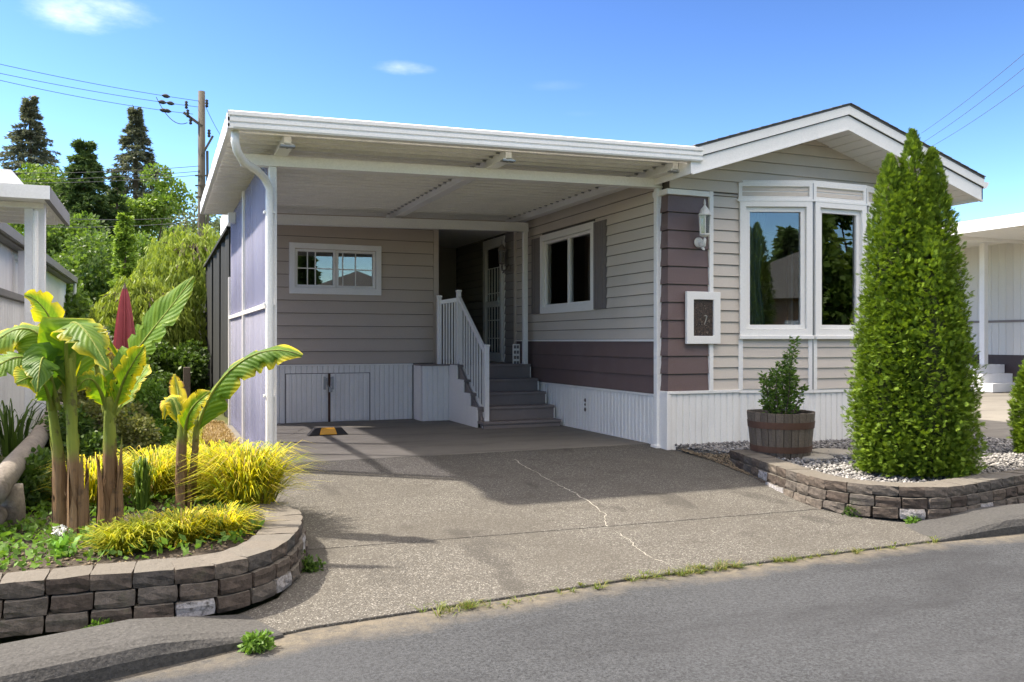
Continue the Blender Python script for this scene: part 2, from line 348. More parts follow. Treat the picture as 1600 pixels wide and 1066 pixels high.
ribbon('crack', [(-4.4,3.3),(-4.05,2.75),(-3.85,2.9),(-3.6,3.6)], .012, m_crack, drive)
# kerbs
def kerb(name, pts, label, taper0=False, taper1=False):
    n = len(pts); V = []; prof = [(0,-.25,0),(.0,-.19,0),(.03,-.145,1),(.09,-.125,1),(.42,-.125,1),(.42,-.33,0),(0,-.33,0)]
    for i, (x, y) in enumerate(pts):
        d = Vector((pts[min(i+1,n-1)][0]-pts[max(i-1,0)][0], pts[min(i+1,n-1)][1]-pts[max(i-1,0)][1])).normalized(); nn = Vector((-d.y, d.x))
        h = 1.
        if taper0: h = min(1., .12+i*.3)
        if taper1: h = min(1., .12+(n-1-i)*.3)
        for o, z, up in prof: V.append((x+nn.x*o, y+nn.y*o, z if z < -.2 else -.24+(z+.24)*h))
    k = len(prof); F = [(i*k+j, i*k+(j+1)%k, (i+1)*k+(j+1)%k, (i+1)*k+j) for i in range(n-1) for j in range(k)]+[tuple(range(k)), tuple(range((n-1)*k, n*k))]
    b = MB(); b.add(V, F); o = b.build(name, m_conc, smooth=False, bev=.012); tag(o, kind='structure'); return o
kerb('kerb', [(-60,-6.2),(-12,-5.3),(-8,-5.0),(-7,-4.86),(-6.2,-4.68),(-5.75,-4.56),(-5.5,-4.48),(-5.3,-4.42),(-5.1,-4.36),(-4.9,-4.28)], '', taper1=True)
kerb('kerb', [(-.12,-4.06),(.1,-4.07),(.35,-4.08),(.6,-4.09),(1,-4.1),(3,-4.12),(10,-4.12),(60,-4.1)], '', taper0=True)
# neighbour's drive on the right and lawns
b = MB(); b.add([(4.3,-3.6,-.012),(30,-3.6,-.012),(30,22,-.012),(8,22,-.012),(5.2,9,-.012),(4.55,-.5,-.012)], [(0,1,2,3,4,5)])
tag(b.build('neighbour_drive', m_slab), kind='structure')
# ---------------------------------------------------------------- wall pieces
def split_spans(a0, a1, z0, z1, holes):
    sp = [(a0, a1)]; zc = (z0+z1)/2
    for h0, h1, v0, v1 in holes:
        if v0 < zc < v1:
            ns = []
            for s0, s1 in sp:
                if h1 <= s0 or h0 >= s1: ns.append((s0, s1)); continue
                if h0 > s0: ns.append((s0, h0))
                if h1 < s1: ns.append((h1, s1))
            sp = ns
    return [s for s in sp if s[1]-s[0] > .01]
def siding(parent, org, u, n, a0, a1, z0, z1, course, mat, holes=(), lap=.024, top=None, name='siding_board'):
    k = 0; z = z0
    while z < z1-.01:
        zt = min(z+course, z1)
        for s0, s1 in split_spans(a0, a1, z, zt, holes):
            bl, br, tl, tr = s0, s1, s0, s1
            if top:
                l0, r0 = top(z); l1, r1 = top(zt)
                bl, br, tl, tr = max(s0,l0), min(s1,r0), max(s0,l1), min(s1,r1)
                if br-bl < .02: continue
                if tr < tl: tl = tr = (tl+tr)/2
            def q(a, d, zz): return Vector(org)+u*a+n*d+Z*zz
            b = MB(); e = .003; gap = .007
            b.hexa([q(bl,lap,z+gap),q(br,lap,z+gap),q(br,.002,z+gap),q(bl,.002,z+gap),q(tl,e,zt),q(tr,e,zt),q(tr,.002,zt),q(tl,.002,zt)])
            b.build(name, mat, parent)
        z += course
def holed_wall(name, parent, org, u, n, a0, a1, z0, z1, holes, mat, th=.1):
    us = sorted({a0, a1, *[h for q in holes for h in q[:2] if a0 < h < a1]}); zs = sorted({z0, z1, *[h for q in holes for h in q[2:] if z0 < h < z1]})
    b = MB()
    for i in range(len(us)-1):
        for j in range(len(zs)-1):
            uc, zc = (us[i]+us[i+1])/2, (zs[j]+zs[j+1])/2
            if not any(h[0] < uc < h[1] and h[2] < zc < h[3] for h in holes): b.wbox(org, u, n, us[i], us[i+1], -th, 0, zs[j], zs[j+1])
    bmv = b; o = bmv.build(name, mat, parent)
    bm = bmesh.new(); bm.from_mesh(o.data); bmesh.ops.remove_doubles(bm, verts=bm.verts, dist=.0005)
    dup = {}
    for f in bm.faces: dup.setdefault(frozenset(v.index for v in f.verts), []).append(f)
    bmesh.ops.delete(bm, geom=[f for g in dup.values() if len(g) > 1 for f in g], context='FACES_ONLY')
    bmesh.ops.recalc_face_normals(bm, faces=bm.faces); bm.to_mesh(o.data); bm.free()
    return o
def planks(parent, org, u, n, a0, a1, z0, z1, w=.09, mat=None, name='skirting_plank'):
    k = max(1, round((a1-a0)/w)); w = (a1-a0)/k; b = MB()
    pr = [(.0,0),(.004,.004),(.012,.012),(w-.016,.012),(w-.008,.004),(w-.002,0)]
    vs = []
    for zz in (z0, z1):
        for a, d in pr: vs.append(u*a+n*d+Z*zz)
        vs += [u*(w-.002)-n*.004+Z*zz, -n*.004+Z*zz]
    m = 8; b.add(vs, [tuple(reversed(range(m))), tuple(range(m, 2*m))]+[(i,(i+1)%m,(i+1)%m+m,i+m) for i in range(m)])
    r = parent
    while r.parent: r = r.parent
    me = None
    for i in range(k):
        loc = Vector(org)+u*(a0+i*w)-WORLD_LOC[r.name]
        if me is None:
            me = bpy.data.meshes.new(name); me.from_pydata([tuple(v) for v in b.v], [], b.f); me.update(); me.materials.append(mat or m_skirt)
            bm = bmesh.new(); bm.from_mesh(me); bmesh.ops.recalc_face_normals(bm, faces=bm.faces); bm.to_mesh(me); bm.free()
        link(name, me, parent, loc)
def window(parent, org, u, n, a0, a1, z0, z1, fw=.09, proud=.035, sash=.04, panes=1, muntins=(), split=None, wb=None, glass=None):
    """frame ring with sashes, panes and muntins; muntins: (pane index, [fractions along], [fractions up])"""
    w = MB().ring(org, u, n, a0, a1, z0, z1, fw, -.06, proud, wb).build('window', m_white, parent, bev=.004)
    wb = fw if wb is None else wb
    i0, i1, j0, j1 = a0+fw, a1-fw, z0+wb, z1-fw
    cuts = [i0]+([i0+(i1-i0)*s for s in split] if split else [i0+(i1-i0)*q/panes for q in range(1, panes)])+[i1]
    for k in range(len(cuts)-1):
        off = -.012*(k % 2)
        c0, c1 = cuts[k]+.003, cuts[k+1]-.003
        MB().ring(org, u, n, c0, c1, j0+.003, j1-.003, sash, -.05+off, .008+off).build('sash', m_white, w, bev=.003)
        MB().wbox(org, u, n, c0+sash-.005, c1-sash+.005, -.03+off, -.024+off, j0+sash-.005, j1-sash+.005).build('pane', glass or m_glass, w)
        for kk, fu, fz in muntins:
            if kk != k: continue
            for f in fu: a = c0+sash+(c1-c0-2*sash)*f; MB().wbox(org, u, n, a-.008, a+.008, -.022+off, -.012+off, j0+sash, j1-sash).build('muntin', m_white, w)
            for f in fz: z = j0+sash+(j1-j0-2*sash)*f; MB().wbox(org, u, n, c0+sash, c1-sash, -.021+off, -.011+off, z-.008, z+.008).build('muntin', m_white, w)
    return w
# ---------------------------------------------------------------- the mobile home
home = thing('mobile_home', (2.1,-.17,0), 'tan clapboard mobile home with mauve corner, bay window and shallow white gable', 'house')
HX0, HX1, FY, PK = .05, 4.22, -.17, 2.157
def gz(x, base): return base-.316*abs(x-PK)
GB = 3.86
# walls with real openings
RW = Vector((HX0, 0, 0)); nR = -X
bay = [(1.03,FY),(1.889,-.49),(2.73,-.49),(3.58,FY)]
hole_bay = (1.08, 3.53, .72, 3.1)
wF = holed_wall('wall', home, (0,FY,0), X, -Y, HX0, HX1, .0, 3.13, [hole_bay], m_back, .1)
b = MB(); b.extrude([(HX0,FY,3.13),(HX1,FY,3.13),(PK,FY,gz(PK,GB)+.02)], (0,.1,0)); b.build('wall', m_room, home)
win_hole = (1.654+.06, 3.43-.06, 1.67+.06, 2.893-.06)
door_hole = (5.03, 5.92, .88, 3.0)
wR = holed_wall('wall', home, RW, Y, -X, FY+.1, 9.5, .0, 3.2, [win_hole, door_hole], m_back, .1)
holed_wall('wall', home, (HX1,0,0), Y, X, FY+.1, 9.5, .0, 3.1, [(1.0,2.6,1.4,2.8),(4.2,5.8,1.4,2.8)], m_tan, .1)
for y0 in (.96,4.16): window(home, (HX1,0,0), Y, X, y0, y0+1.68, 1.36, 2.84, .06, .03, .04, panes=2)  # unseen far-side windows added to let light into the rooms
b = MB(); b.box(HX0, HX1, 9.5, 9.6, 0, 3.1); b.build('wall', m_tan, home)
b = MB(); b.box(HX0+.1, HX1-.1, FY+.1, 9.5, .5, .6); b.build('floor', m_room, home)
b = MB(); b.box(HX0+.1, HX1-.1, FY+.1, 9.5, 3.11, 3.16); b.build('ceiling', m_room, home)
# side wall siding (faces the carport): mauve band below, tan above
siding(wR, RW, Y, -X, FY+.26, 4.45, .61, 1.25, .2134, m_mauve)
siding(wR, RW, Y, -X, FY+.26, 4.45, 1.27, 3.2, .138, m_tan, holes=[(1.66,3.42,1.68,2.88)])
MB().wbox(RW, Y, -X, FY+.25, 4.45, .0, .024, 1.245, 1.272).build('band_trim', m_white, home)
MB().wbox(RW, Y, -X, FY+.2, 4.5, .0, .03, 3.2, 3.26).build('wall_cap', m_alu, home)
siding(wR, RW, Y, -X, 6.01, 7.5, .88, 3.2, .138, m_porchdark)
# skirting on that side
MB().wbox(RW, Y, -X, .0, 4.4, 0, .03, .585, .61).build('skirting_rail', m_white, home)
planks(home, RW+(-.004)*X, Y, -X, .0, 4.4, -.03, .586, .0905)
m_rustmark = plain('rust_stain', (.16,.13,.11), .9, .3, 30)
for dz, r in ((.42,.028),(.36,.02),(.29,.03)):
    MB().lathe((0,0,0), [(.001,0),(r,.002),(r*.7,.009),(.001,.012)], 9).build('vent_cover', m_rustmark, home)
    o = [c for c in home.children if c.name.startswith('vent_cover')][-1]
    o.data.transform(Matrix.Translation(WORLD_LOC['mobile_home'])); o.data.transform(Matrix.Rotation(rad(-90), 4, 'Y')); o.data.transform(Matrix.Translation(Vector((HX0-.02, 1.93, dz))-WORLD_LOC['mobile_home']))
# side window and shutters
window(home, RW, Y, -X, 1.654, 3.43, 1.67, 2.893, .095, .04, .045, panes=2, split=[.47])
def shutter(a0, a1):
    s = MB().wbox(RW, Y, -X, a0, a1, .012, .03, 1.68, 2.875).build('shutter', m_shutter, home)
    k = 5; w = (a1-a0)/k
    for i in range(k): MB().wbox(RW, Y, -X, a0+i*w+.006, a0+(i+1)*w-.006, .03, .044, 1.685, 2.87).build('slat', m_shutter, s)
shutter(1.315, 1.65); shutter(3.435, 3.75)
# entrance: inner door and white storm door in one trim
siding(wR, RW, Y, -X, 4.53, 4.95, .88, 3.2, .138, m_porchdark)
MB().wbox(RW, Y, -X, 4.45, 4.52, .0, .03, .88, 3.2).build('corner_trim', m_tan, home)
MB().ring(RW, Y, -X, 4.955, 6.0, .86, 3.08, .07, -.02, .03, .02).build('door_trim', m_white, home, bev=.003)
MB().wbox(RW, Y, -X, 5.03, 5.92, -.09, -.06, .885, 2.99).build('door', m_mauve, home)
sd_ = MB().ring(RW, Y, -X, 5.03, 5.92, .885, 3.005, .1, -.01, .045, .16).build('storm_door', m_white, home, bev=.003)
MB().wbox(RW, Y, -X, 5.13, 5.82, -.0, .04, 1.86, 1.96).build('mid_rail', m_white, sd_)
for z0, z1 in ((1.045,1.86),(1.96,2.905)): MB().wbox(RW, Y, -X, 5.13, 5.82, .01, .015, z0, z1).build('pane', m_glass, sd_)
for i in range(1,5): a = 5.13+.69*i/5; MB().wbox(RW, Y, -X, a-.006, a+.006, .018, .028, 1.05, 2.55).build('bar', m_white, sd_)
for z in (1.3,1.62,2.1,2.55): MB().wbox(RW, Y, -X, 5.13, 5.82, .017, .027, z-.006, z+.006).build('bar', m_white, sd_)
MB().tube([(HX0-.05,5.08,1.9),(HX0-.09,5.08,1.9),(HX0-.09,5.08,2.02)], .012, 8).build('handle', m_steel, sd_)
# mauve corner of the front
MF = Vector((0, FY-.012, 0))
for k in range(11):
    z0 = .64+k*.2118; z1 = min(z0+.2118, 2.965)
    if z0 > 2.95: break
    x0, x1, yb = HX0-.02, .582, FY+.26; lp = .022
    b = MB(); b.hexa([(x0-lp,FY-.008-lp,z0+.012),(x1,FY-.008-lp,z0+.012),(x1,yb,z0+.012),(x0-lp,yb,z0+.012),(x0-.004,FY-.012,z1),(x1,FY-.012,z1),(x1,yb,z1),(x0-.004,yb,z1)])
    b.build('shingle_board', m_mauve, wF)
MB().wbox(MF, X, -Y, .584, .64, -.01, .035, .64, 3.04).build('corner_trim', m_white, home, bev=.004)
MB().box(HX0-.06, .583, FY-.05, FY+.28, 2.97, 3.035).build('top_trim', m_white, home, bev=.006)
# front siding beside and above the bay
siding(wF, (0,FY,0), X, -Y, .64, 1.04, .65, 3.03, .138, m_tan)
siding(wF, (0,FY,0), X, -Y, 3.57, HX1, .65, 3.03, .138, m_tan)
siding(wF, (0,FY,0), X, -Y, HX0, HX1, 3.04, 3.9, .138, m_tan, holes=[(1.05,3.56,3.0,3.15)],
       top=lambda z: (PK-max(0,(GB-z)/.316), PK+max(0,(GB-z)/.316)))
# front skirting
MB().box(.03, 1.03, FY-.045, FY, .625, .66).build('skirting_rail', m_white, home, bev=.004)
MB().box(-.005, .05, FY-.035, FY+.2, -.03, .66).build('skirting_corner', m_skirt, home, bev=.004)
planks(home, (0,FY-.012,0), X, -Y, .05, 1.03, -.03, .624, .09)
planks(home, (0,FY-.012,0), X, -Y, 3.58, HX1, -.03, .624, .09)
planks(home, (HX0-.02,0,0), Y, -X, FY+.19, .0, -.03, .6, .09)
# bay window
for k in range(3):
    A = Vector((*bay[k],0)); B = Vector((*bay[k+1],0)); L = (B-A).length; u = (B-A).normalized(); n = Vector((u.y,-u.x,0))
    part = MB().wbox(A, u, n, 0, L, -.05, 0, .0, 1.29).build('bay_panel', m_skirt, home)
    planks(part, A, u, n, .03, L-.03, -.03, .618, .085)
    MB().wbox(A, u, n, -.01, L+.01, 0, .03, .618, .65).build('skirting_rail', m_white, home)
    siding(part, A, u, n, .055, L-.055, .66, 1.27, .128, m_tan)
    for a in (.0, L-.055): MB().wbox(A, u, n, a, a+.055, 0, .028, .651, 1.288).build('corner_trim', m_white, home, bev=.003)
    window(home, A, u, n, .012, L-.012, 1.29, 2.958, .075, .05, .055, panes=1, wb=.1)
    MB().wbox(A, u, n, .0, L, .02, .075, 1.272, 1.318).build('window_sill', m_white, home, bev=.006)
    hd = MB().wbox(A, u, n, 0, L, -.05, .004, 2.959, 3.18).build('bay_header', m_white, home)
    MB().ring(A, u, n, .0, L, 2.962, 3.178, .045, .004, .03, .05).build('header_trim', m_white, home, bev=.003)
    siding(hd, A, u, n, .048, L-.048, 3.014, 3.135, .0605, m_tan, lap=.012)
    MB().wbox(A, u, n, -.02, L+.02, -.02, .055, 2.948, 2.972).build('drip_edge', m_alu, home)
    if k < 2: # studded joint between two facets
        c = B+n*.02
        MB().tube([c+Z*.66, c+Z*3.17], .012, 6).build('joint_bead', m_steel, home)
b = MB(); b.extrude([(bay[0][0],bay[0][1],3.181),(bay[1][0],bay[1][1]-.02,3.181),(bay[2][0],bay[2][1]-.02,3.181),(bay[3][0],bay[3][1],3.181)], (0,0,.03)); b.build('bay_roof', m_white, home)
b = MB(); b.extrude([(bay[0][0]+.05,FY+.1,.6),(bay[0][0]+.05,bay[0][1],.6),(bay[1][0],bay[1][1]+.06,.6),(bay[2][0],bay[2][1]+.06,.6),(bay[3][0]-.05,bay[3][1],.6),(bay[3][0]-.05,FY+.1,.6)], (0,0,.1)); b.build('bay_floor', m_room, home)
def curtain(p0, p1, z0, z1, waves, amp, mt=None):
    p0 = Vector(p0); p1 = Vector(p1); u = (p1-p0).normalized(); n = Vector((u.y,-u.x,0)); b = MB(); N = 40; vs = []
    for zz, sq in ((z0,1.),(z0+(z1-z0)*.45,.72),(z1,1.05)):
        for i in range(N): t = i/(N-1); q = p0+(p1-p0)*t*sq+n*amp*math.sin(t*waves*6.28); vs.append((q.x,q.y,zz))
    b.add(vs, [(r*N+i, r*N+i+1, (r+1)*N+i+1, (r+1)*N+i) for r in range(2) for i in range(N-1)]); return b.build('curtain', mt or m_curtain, home, smooth=True)
curtain((1.16,-.12,0), (1.42,-.22,0), 1.3, 2.95, 4, .025)
curtain((.2,3.3,0), (.2,2.75,0), 1.66, 2.88, 6, .03, m_sheer)
curtain((.2,1.75,0), (.2,1.95,0), 1.66, 2.88, 3, .03, m_sheer)
curtain((3.3,-.12,0), (3.05,-.25,0), 1.3, 2.95, 4, .025)
# roof
YF = -.8; TOP = 4.095; XL, XR = -.06, 4.43
def roof_pt(x, dz): return gz(x, TOP)+dz
for s, xe in ((0, XL), (1, XR)):
    b = MB(); b.extrude([(PK,YF-.03,TOP),(xe,YF-.03,roof_pt(xe,0)),(xe,YF-.03,roof_pt(xe,-.022)),(PK,YF-.03,TOP-.022)], (0,10.6,0)); rf = b.build('roof_slope', m_shingle, home)
    n = 15
    for k in range(n):   # shingle tabs proud along the rake
        xa = PK+(xe-PK)*k/n; xb = PK+(xe-PK)*(k+1)/n-.004*(1 if s else -1)
        b = MB(); b.extrude([(xa,YF-.05,roof_pt(xa,.002)),(xb,YF-.05,roof_pt(xb,.002)),(xb,YF-.05,roof_pt(xb,.011)),(xa,YF-.05,roof_pt(xa,.005))], (0,.4,0)); b.build('shingle', m_shingle, rf)
    b = MB(); b.extrude([(PK,YF-.025,TOP-.023),(xe,YF-.025,roof_pt(xe,-.023)),(xe,YF-.025,roof_pt(xe,-.125)),(PK,YF-.025,TOP-.125)], (0,.03,0)); b.build('rake_board', m_white, home)
    b = MB(); b.extrude([(PK,YF,TOP-.135),(xe,YF,roof_pt(xe,-.135)),(xe,YF,roof_pt(xe,-.305)),(PK,YF,TOP-.305)], (0,.035,0)); b.build('fascia_board', m_white, home)
    b = MB(); b.extrude([(PK,YF-.012,TOP-.125),(xe,YF-.012,roof_pt(xe,-.125)),(xe,YF-.012,roof_pt(xe,-.135)),(PK,YF-.012,TOP-.135)], (0,.03,0)); b.build('fascia_gap', m_dark, home)
    b = MB(); b.extrude([(PK,YF-.008,TOP-.29),(xe,YF-.008,roof_pt(xe,-.29)),(xe,YF-.008,roof_pt(xe,-.31)),(PK,YF-.008,TOP-.31)], (0,.04,0)); b.build('fascia_lip', m_white, home)
    # soffit strips
    m = 14; d = (YF+.037, FY)
    for k in range(m):
        xa = PK+(xe-PK)*k/m; xb = PK+(xe-PK)*(k+.93)/m
        b = MB(); b.extrude([(xa,d[0],roof_pt(xa,-.27)),(xb,d[0],roof_pt(xb,-.27)),(xb,d[0],roof_pt(xb,-.255)),(xa,d[0],roof_pt(xa,-.255))], (0,d[1]-d[0]+.05,0)); b.build('soffit_strip', m_white, home)
    b = MB(); b.extrude([(PK,d[0],TOP-.245),(xe,d[0],roof_pt(xe,-.245)),(xe,d[0],roof_pt(xe,-.235)),(PK,d[0],TOP-.235)], (0,.7,0)); b.build('soffit_back', m_dark, home)
MB().box(XR-.02, XR+.0, YF, 9.7, roof_pt(XR,-.3), roof_pt(XR,-.04)).build('eave_board', m_white, home)
b = MB(); zt = roof_pt(XR,-.03); b.extrude([(XR+.002,YF-.0,zt-.02),(XR+.11,YF,zt-.02),(XR+.11,YF,zt-.05),(XR+.07,YF,zt-.1),(XR+.002,YF,zt-.1)], (0,10.4,0)); b.build('gutter', m_alu, home)
b = MB(); b.box(XL-.02, XL, YF, -.02, roof_pt(XL,-.3), roof_pt(XL,-.04)); b.build('eave_board', m_white, home)
b = MB(); b.box(XR-.4, XR-.02, FY, 9.5, roof_pt(XR,-.31), roof_pt(XR,-.3)); b.build('soffit', m_white, home)
# ---------------------------------------------------------------- rear room and porch
room = thing('room_addition', (-2.8,4.57,0), 'taupe clapboard room at the back of the carport with double skirting doors', 'house')
BY = 4.57; BO = Vector((0,BY,0))
wB = holed_wall('wall', room, BO, X, -Y, -4.36, -1.31, 0, 3.1, [(-3.664+.06,-2.241-.06,1.971+.06,2.751-.06)], m_back, .1)
siding(wB, BO, X, -Y, -4.36, -1.38, .89, 3.1, .196, m_tan2, holes=[(-3.65,-2.25,1.98,2.74)], lap=.03)
MB().box(-1.378, -1.29, BY-.028, BY+.1, .89, 3.1).build('corner_trim', m_tan2, room)
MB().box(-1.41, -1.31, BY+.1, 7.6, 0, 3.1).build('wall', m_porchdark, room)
MB().box(-4.36, -4.26, BY+.1, 7.6, 0, 3.1).build('wall', m_white, room)
MB().box(-4.36, .05, 7.6, 7.7, 0, 3.2).build('wall', m_porchdark, room)
MB().box(-1.305, -.75, 7.56, 7.598, .9, 2.7).build('wall_panel', m_greendoor, room)
MB().box(-4.4, .04, 4.68, 7.75, 3.12, 3.17).build('ceiling', m_white, room)
MB().box(-4.45, .04, 4.72, 7.8, 3.175, 3.5).build('roof', m_alu, room)
b = MB(); b.extrude([(-4.36,BY-.001,3.1),(-.0,BY-.001,3.1),(-.0,BY-.001,3.275),(-4.36,BY-.001,3.182)], (0,.1,0)); b.build('head_panel', m_tan2, room)
MB().box(-4.26, -1.41, BY+.1, 7.6, .5, .6).build('floor', m_room, room)
window(room, BO, X, -Y, -3.664, -2.241, 1.971, 2.751, .085, .045, .04, split=[.5], muntins=[(0,[.28,.5],[.5]),(1,[.13,.5],[.5])], wb=.1)
MB().box(-4.36, -1.72, BY-.03, BY, .865, .89).build('skirting_rail', m_white, room)
planks(room, BO, X, -Y, -4.36, -3.72, -.03, .864, .08); planks(room, BO, X, -Y, -2.41, -1.72, -.03, .864, .08)
planks(room, BO, X, -Y, -3.72, -2.41, .755, .864, .08)
for a0, a1 in ((-3.707,-3.075),(-3.04,-2.426)):
    d = MB().wbox(BO, X, -Y, a0, a1, 0, .012, .0, .744).build('skirting_door', m_skirt, room, bev=.003)
    planks(d, BO-Y*.012, X, -Y, a0+.02, a1-.02, .012, .735, .075, name='door_plank')
    MB().wbox(BO, X, -Y, a0+(.02 if a0 > -3.2 else .56), a0+(.05 if a0 > -3.2 else .6), .024, .03, .5, .7).build('hasp', m_steel, d)
MB().wbox(BO, X, -Y, -3.076, -3.039, -.0, .02, .0, .744).build('door_post', m_rust, room)
ch = [(-3.1,.02,.68),(-3.1,.045,.6),(-3.08,.055,.54),(-3.05,.055,.53),(-3.03,.045,.6),(-3.03,.02,.69)]
MB().tube([(x,BY-d-.015,z) for x,d,z in ch], .011, 6).build('chain', m_steel, room)
MB().box(-3.075,-3.02,BY-.085,BY-.055,.46,.53).build('padlock', m_steel, room, bev=.008)
# porch deck, steps and railing
porch = thing('porch_steps', (-.65,3.7,0), 'brown grey porch steps with white railing leading up to the storm door', 'steps')
MB().box(-1.66, .02, 4.13, 7.55, .845, .885).build('deck', m_step, porch)
dx0, dx1 = -1.25, -.03
MB().box(-1.7, -1.66, 4.1, 4.565, -.03, .86).build('side_panel', m_skirt, porch)
planks(porch, (-1.7,0,0), Y, -X, 4.13, 4.56, -.03, .86, .086)
MB().box(-1.7, -1.262, 4.1, 4.13, -.03, .86).build('side_panel', m_skirt, porch)
planks(porch, (0,4.1,0), X, -Y, -1.7, -1.262, -.03, .86, .088)
MB().box(-1.72, -1.23, 4.06, 4.6, .862, .886).build('deck_edge', m_step, porch, bev=.004)
st = [(3.709,4.13,.885),(3.412,3.709,.67),(3.126,3.412,.482),(2.826,3.126,.295),(2.6,2.826,.1)]
for i, (y0, y1, z) in enumerate(st):
    MB().box(dx0, dx1, y0-.025, y1, z-.04, z).build('tread', m_step, porch, bev=.006)
    zb = st[i+1][2] if i+1 < len(st) else -.03
    MB().box(dx0+.01, dx1-.005, y0, y0+.03, zb, z-.041).build('riser', m_step, porch)
    if i < 4:
        planks(porch, (dx0+.004,0,0), Y, -X, y0, y1, -.03, z-.005 if i else .86, .075)
        MB().box(dx0-.012, dx0+.004, y0, y1, -.03, z-.01).build('side_panel', m_skirt, porch)
        MB().box(dx1-.004, dx1+.012, y0, y1, -.03, z-.045).build('side_panel', m_skirt, porch)
b = MB(); b.extrude([(dx0+.03,2.75,-.0),(dx0+.03,2.75,.12),(dx0+.03,3.7,.86),(dx0+.03,3.7,.6)], (.03,0,0)); b.build('stringer', m_step, porch)
rx = dx0+.1
rp = [(rx-.26,4.14,.886,1.94),(rx,3.95,.886,2.02),(rx,2.72,-.02,1.17)]
def rpost(x, y, z0, z1):
    o = MB().box(x-.032,x+.032,y-.032,y+.032,z0,z1).build('newel_post', m_white, porch, bev=.004)
    MB().box(x-.042,x+.042,y-.042,y+.042,z1,z1+.03).build('post_cap', m_white, o, bev=.008)
for q in rp: rpost(*q)
MB().box(rx-.06,rx+.06,2.66,2.78,-.015,.03).build('post_base', m_white, porch)
A = Vector((rx-.235,4.125,1.86)); B = Vector((rx-.01,3.97,1.9)); MB().beam(A,B,.045,.06).build('hand_rail', m_white, porch)
for i in range(1,6): q = A.lerp(B,i/6); MB().box(q.x-.011,q.x+.011,q.y-.011,q.y+.011,.886,q.z-.03).build('baluster', m_white, porch)
A = Vector((rx,3.92,1.92)); B = Vector((rx,2.75,1.08)); MB().beam(A,B,.045,.06).build('hand_rail', m_white, porch, bev=.004)
A2 = Vector((rx,3.92,.96)); B2 = Vector((rx,2.75,.14)); MB().beam(A2,B2,.04,.05).build('bottom_rail', m_white, porch, bev=.004)
for i in range(1,10): q = A.lerp(B,i/10); q2 = A2.lerp(B2,i/10); MB().box(q.x-.011,q.x+.011,q.y-.011,q.y+.011,q2.z,q.z-.02).build('baluster', m_white, porch)
# ---------------------------------------------------------------- carport
car = thing('carport', (-2.4,1.8,0), 'white aluminium carport with ribbed roof, slim posts and lavender side panels', 'carport')
def rz(x, base): return base+(x+4.9)*.0213
CX0, CX1, CY0, CY1 = -4.88, .02, -.74, 4.66
UZ = 3.175     # underside of the pans at the outer eave
pw = .2; npan = int((CY1-CY0)/pw+.01); me = None
for k in range(npan):
    y0 = CY0+k*pw
    if me is None:
        pr = [(0,.0),(.06,.006),(.12,.0),(.15,.0),(.158,-.028),(.182,-.028),(.19,.0),(.1985,0)]
        pr = pr+[(a, z+.004) for a, z in reversed(pr)]
        b = MB(); b.extrude([(CX0, a, z) for a, z in pr], (CX1-CX0,0,0))
        vs = [(x, y, z+(x+4.9)*.0213) for x, y, z in b.v]
        me = bpy.data.meshes.new('roof_pan'); me.from_pydata(vs, [], b.f); me.update(); me.materials.append(m_roofpan)
        bm = bmesh.new(); bm.from_mesh(me); bmesh.ops.recalc_face_normals(bm, faces=bm.faces); bm.to_mesh(me); bm.free()
    link('roof_pan', me, car, Vector((0,y0,UZ))-WORLD_LOC['carport'])
def slope_extrude(name, poly, x0, x1, mat, bev=0):
    b = MB(); b.extrude([(x0, y, rz(x0, z)) for y, z in poly], (x1-x0, 0, (x1-x0)*.0213)); return b.build(name, mat, car, bev=bev)
gp = [(-.83,3.125),(-.84,3.14),(-.84,3.165),(-.825,3.17),(-.825,3.185),(-.84,3.19),(-.84,3.222),(-.825,3.227),(-.825,3.238),(-.845,3.243),(-.845,3.275),(-.83,3.285),(-.775,3.285),(-.775,3.27),(-.79,3.265),(-.79,3.14),(-.74,3.14),(-.74,3.125)]
slope_extrude('front_gutter', gp, -4.93, .05, m_alu)
slope_extrude('rear_fascia', [(CY1,3.13),(CY1+.05,3.13),(CY1+.05,3.28),(CY1,3.28)], -4.93, .02, m_alu)
b = MB(); b.extrude([(-4.93,-.84,3.125),(-4.885,-.84,3.125),(-4.885,-.84,3.14),(-4.915,-.84,3.14),(-4.915,-.84,3.285),(-4.93,-.84,3.285)], (0,5.55,0)); b.build('side_gutter', m_alu, car)
for y in (-.6,.6,1.8,3,4.2): MB().box(-4.935,-4.931,y,y+.012,3.125,3.285).build('gutter_seam', m_steel, car)
def crossbeam(name, y, z0, h, x0, x1, w=.06):
    return slope_extrude(name, [(y-w,z0),(y+w,z0),(y+w,z0+.015),(y+w*.8,z0+.015),(y+w*.8,z0+h),(y-w*.8,z0+h),(y-w*.8,z0+.015),(y-w,z0+.015)], x0, x1, m_alu)
crossbeam('front_beam', 0, 2.965, .105, -4.75, .03); crossbeam('rear_beam', 3.76, 2.89, .14, -4.6, -.06)
for x in (-4.38, -2.15, -.12):
    z = rz(x, 3.07)
    r = MB().box(x-.035,x+.035,-.56,4.45,z,z+.1).build('rafter', m_alu, car, bev=.004)
    MB().box(x-.06,x+.06,-.56,4.45,z-.004,z+.012).build('flange', m_alu, r)
    MB().tube([(x,-.53,z-.03),(x,-.53,z+.1)], .012, 6).build('bolt', m_steel, r)
    MB().box(x-.07,x+.07,-.58,-.5,z-.02,z-.005).build('bracket', m_steel, r)
    if x > -4:
        for k in range(24): y = -.4+k*.2; MB().box(x-.075,x-.036,y,y+.06,z+.085,z+.098).build('clip', m_steel, r)
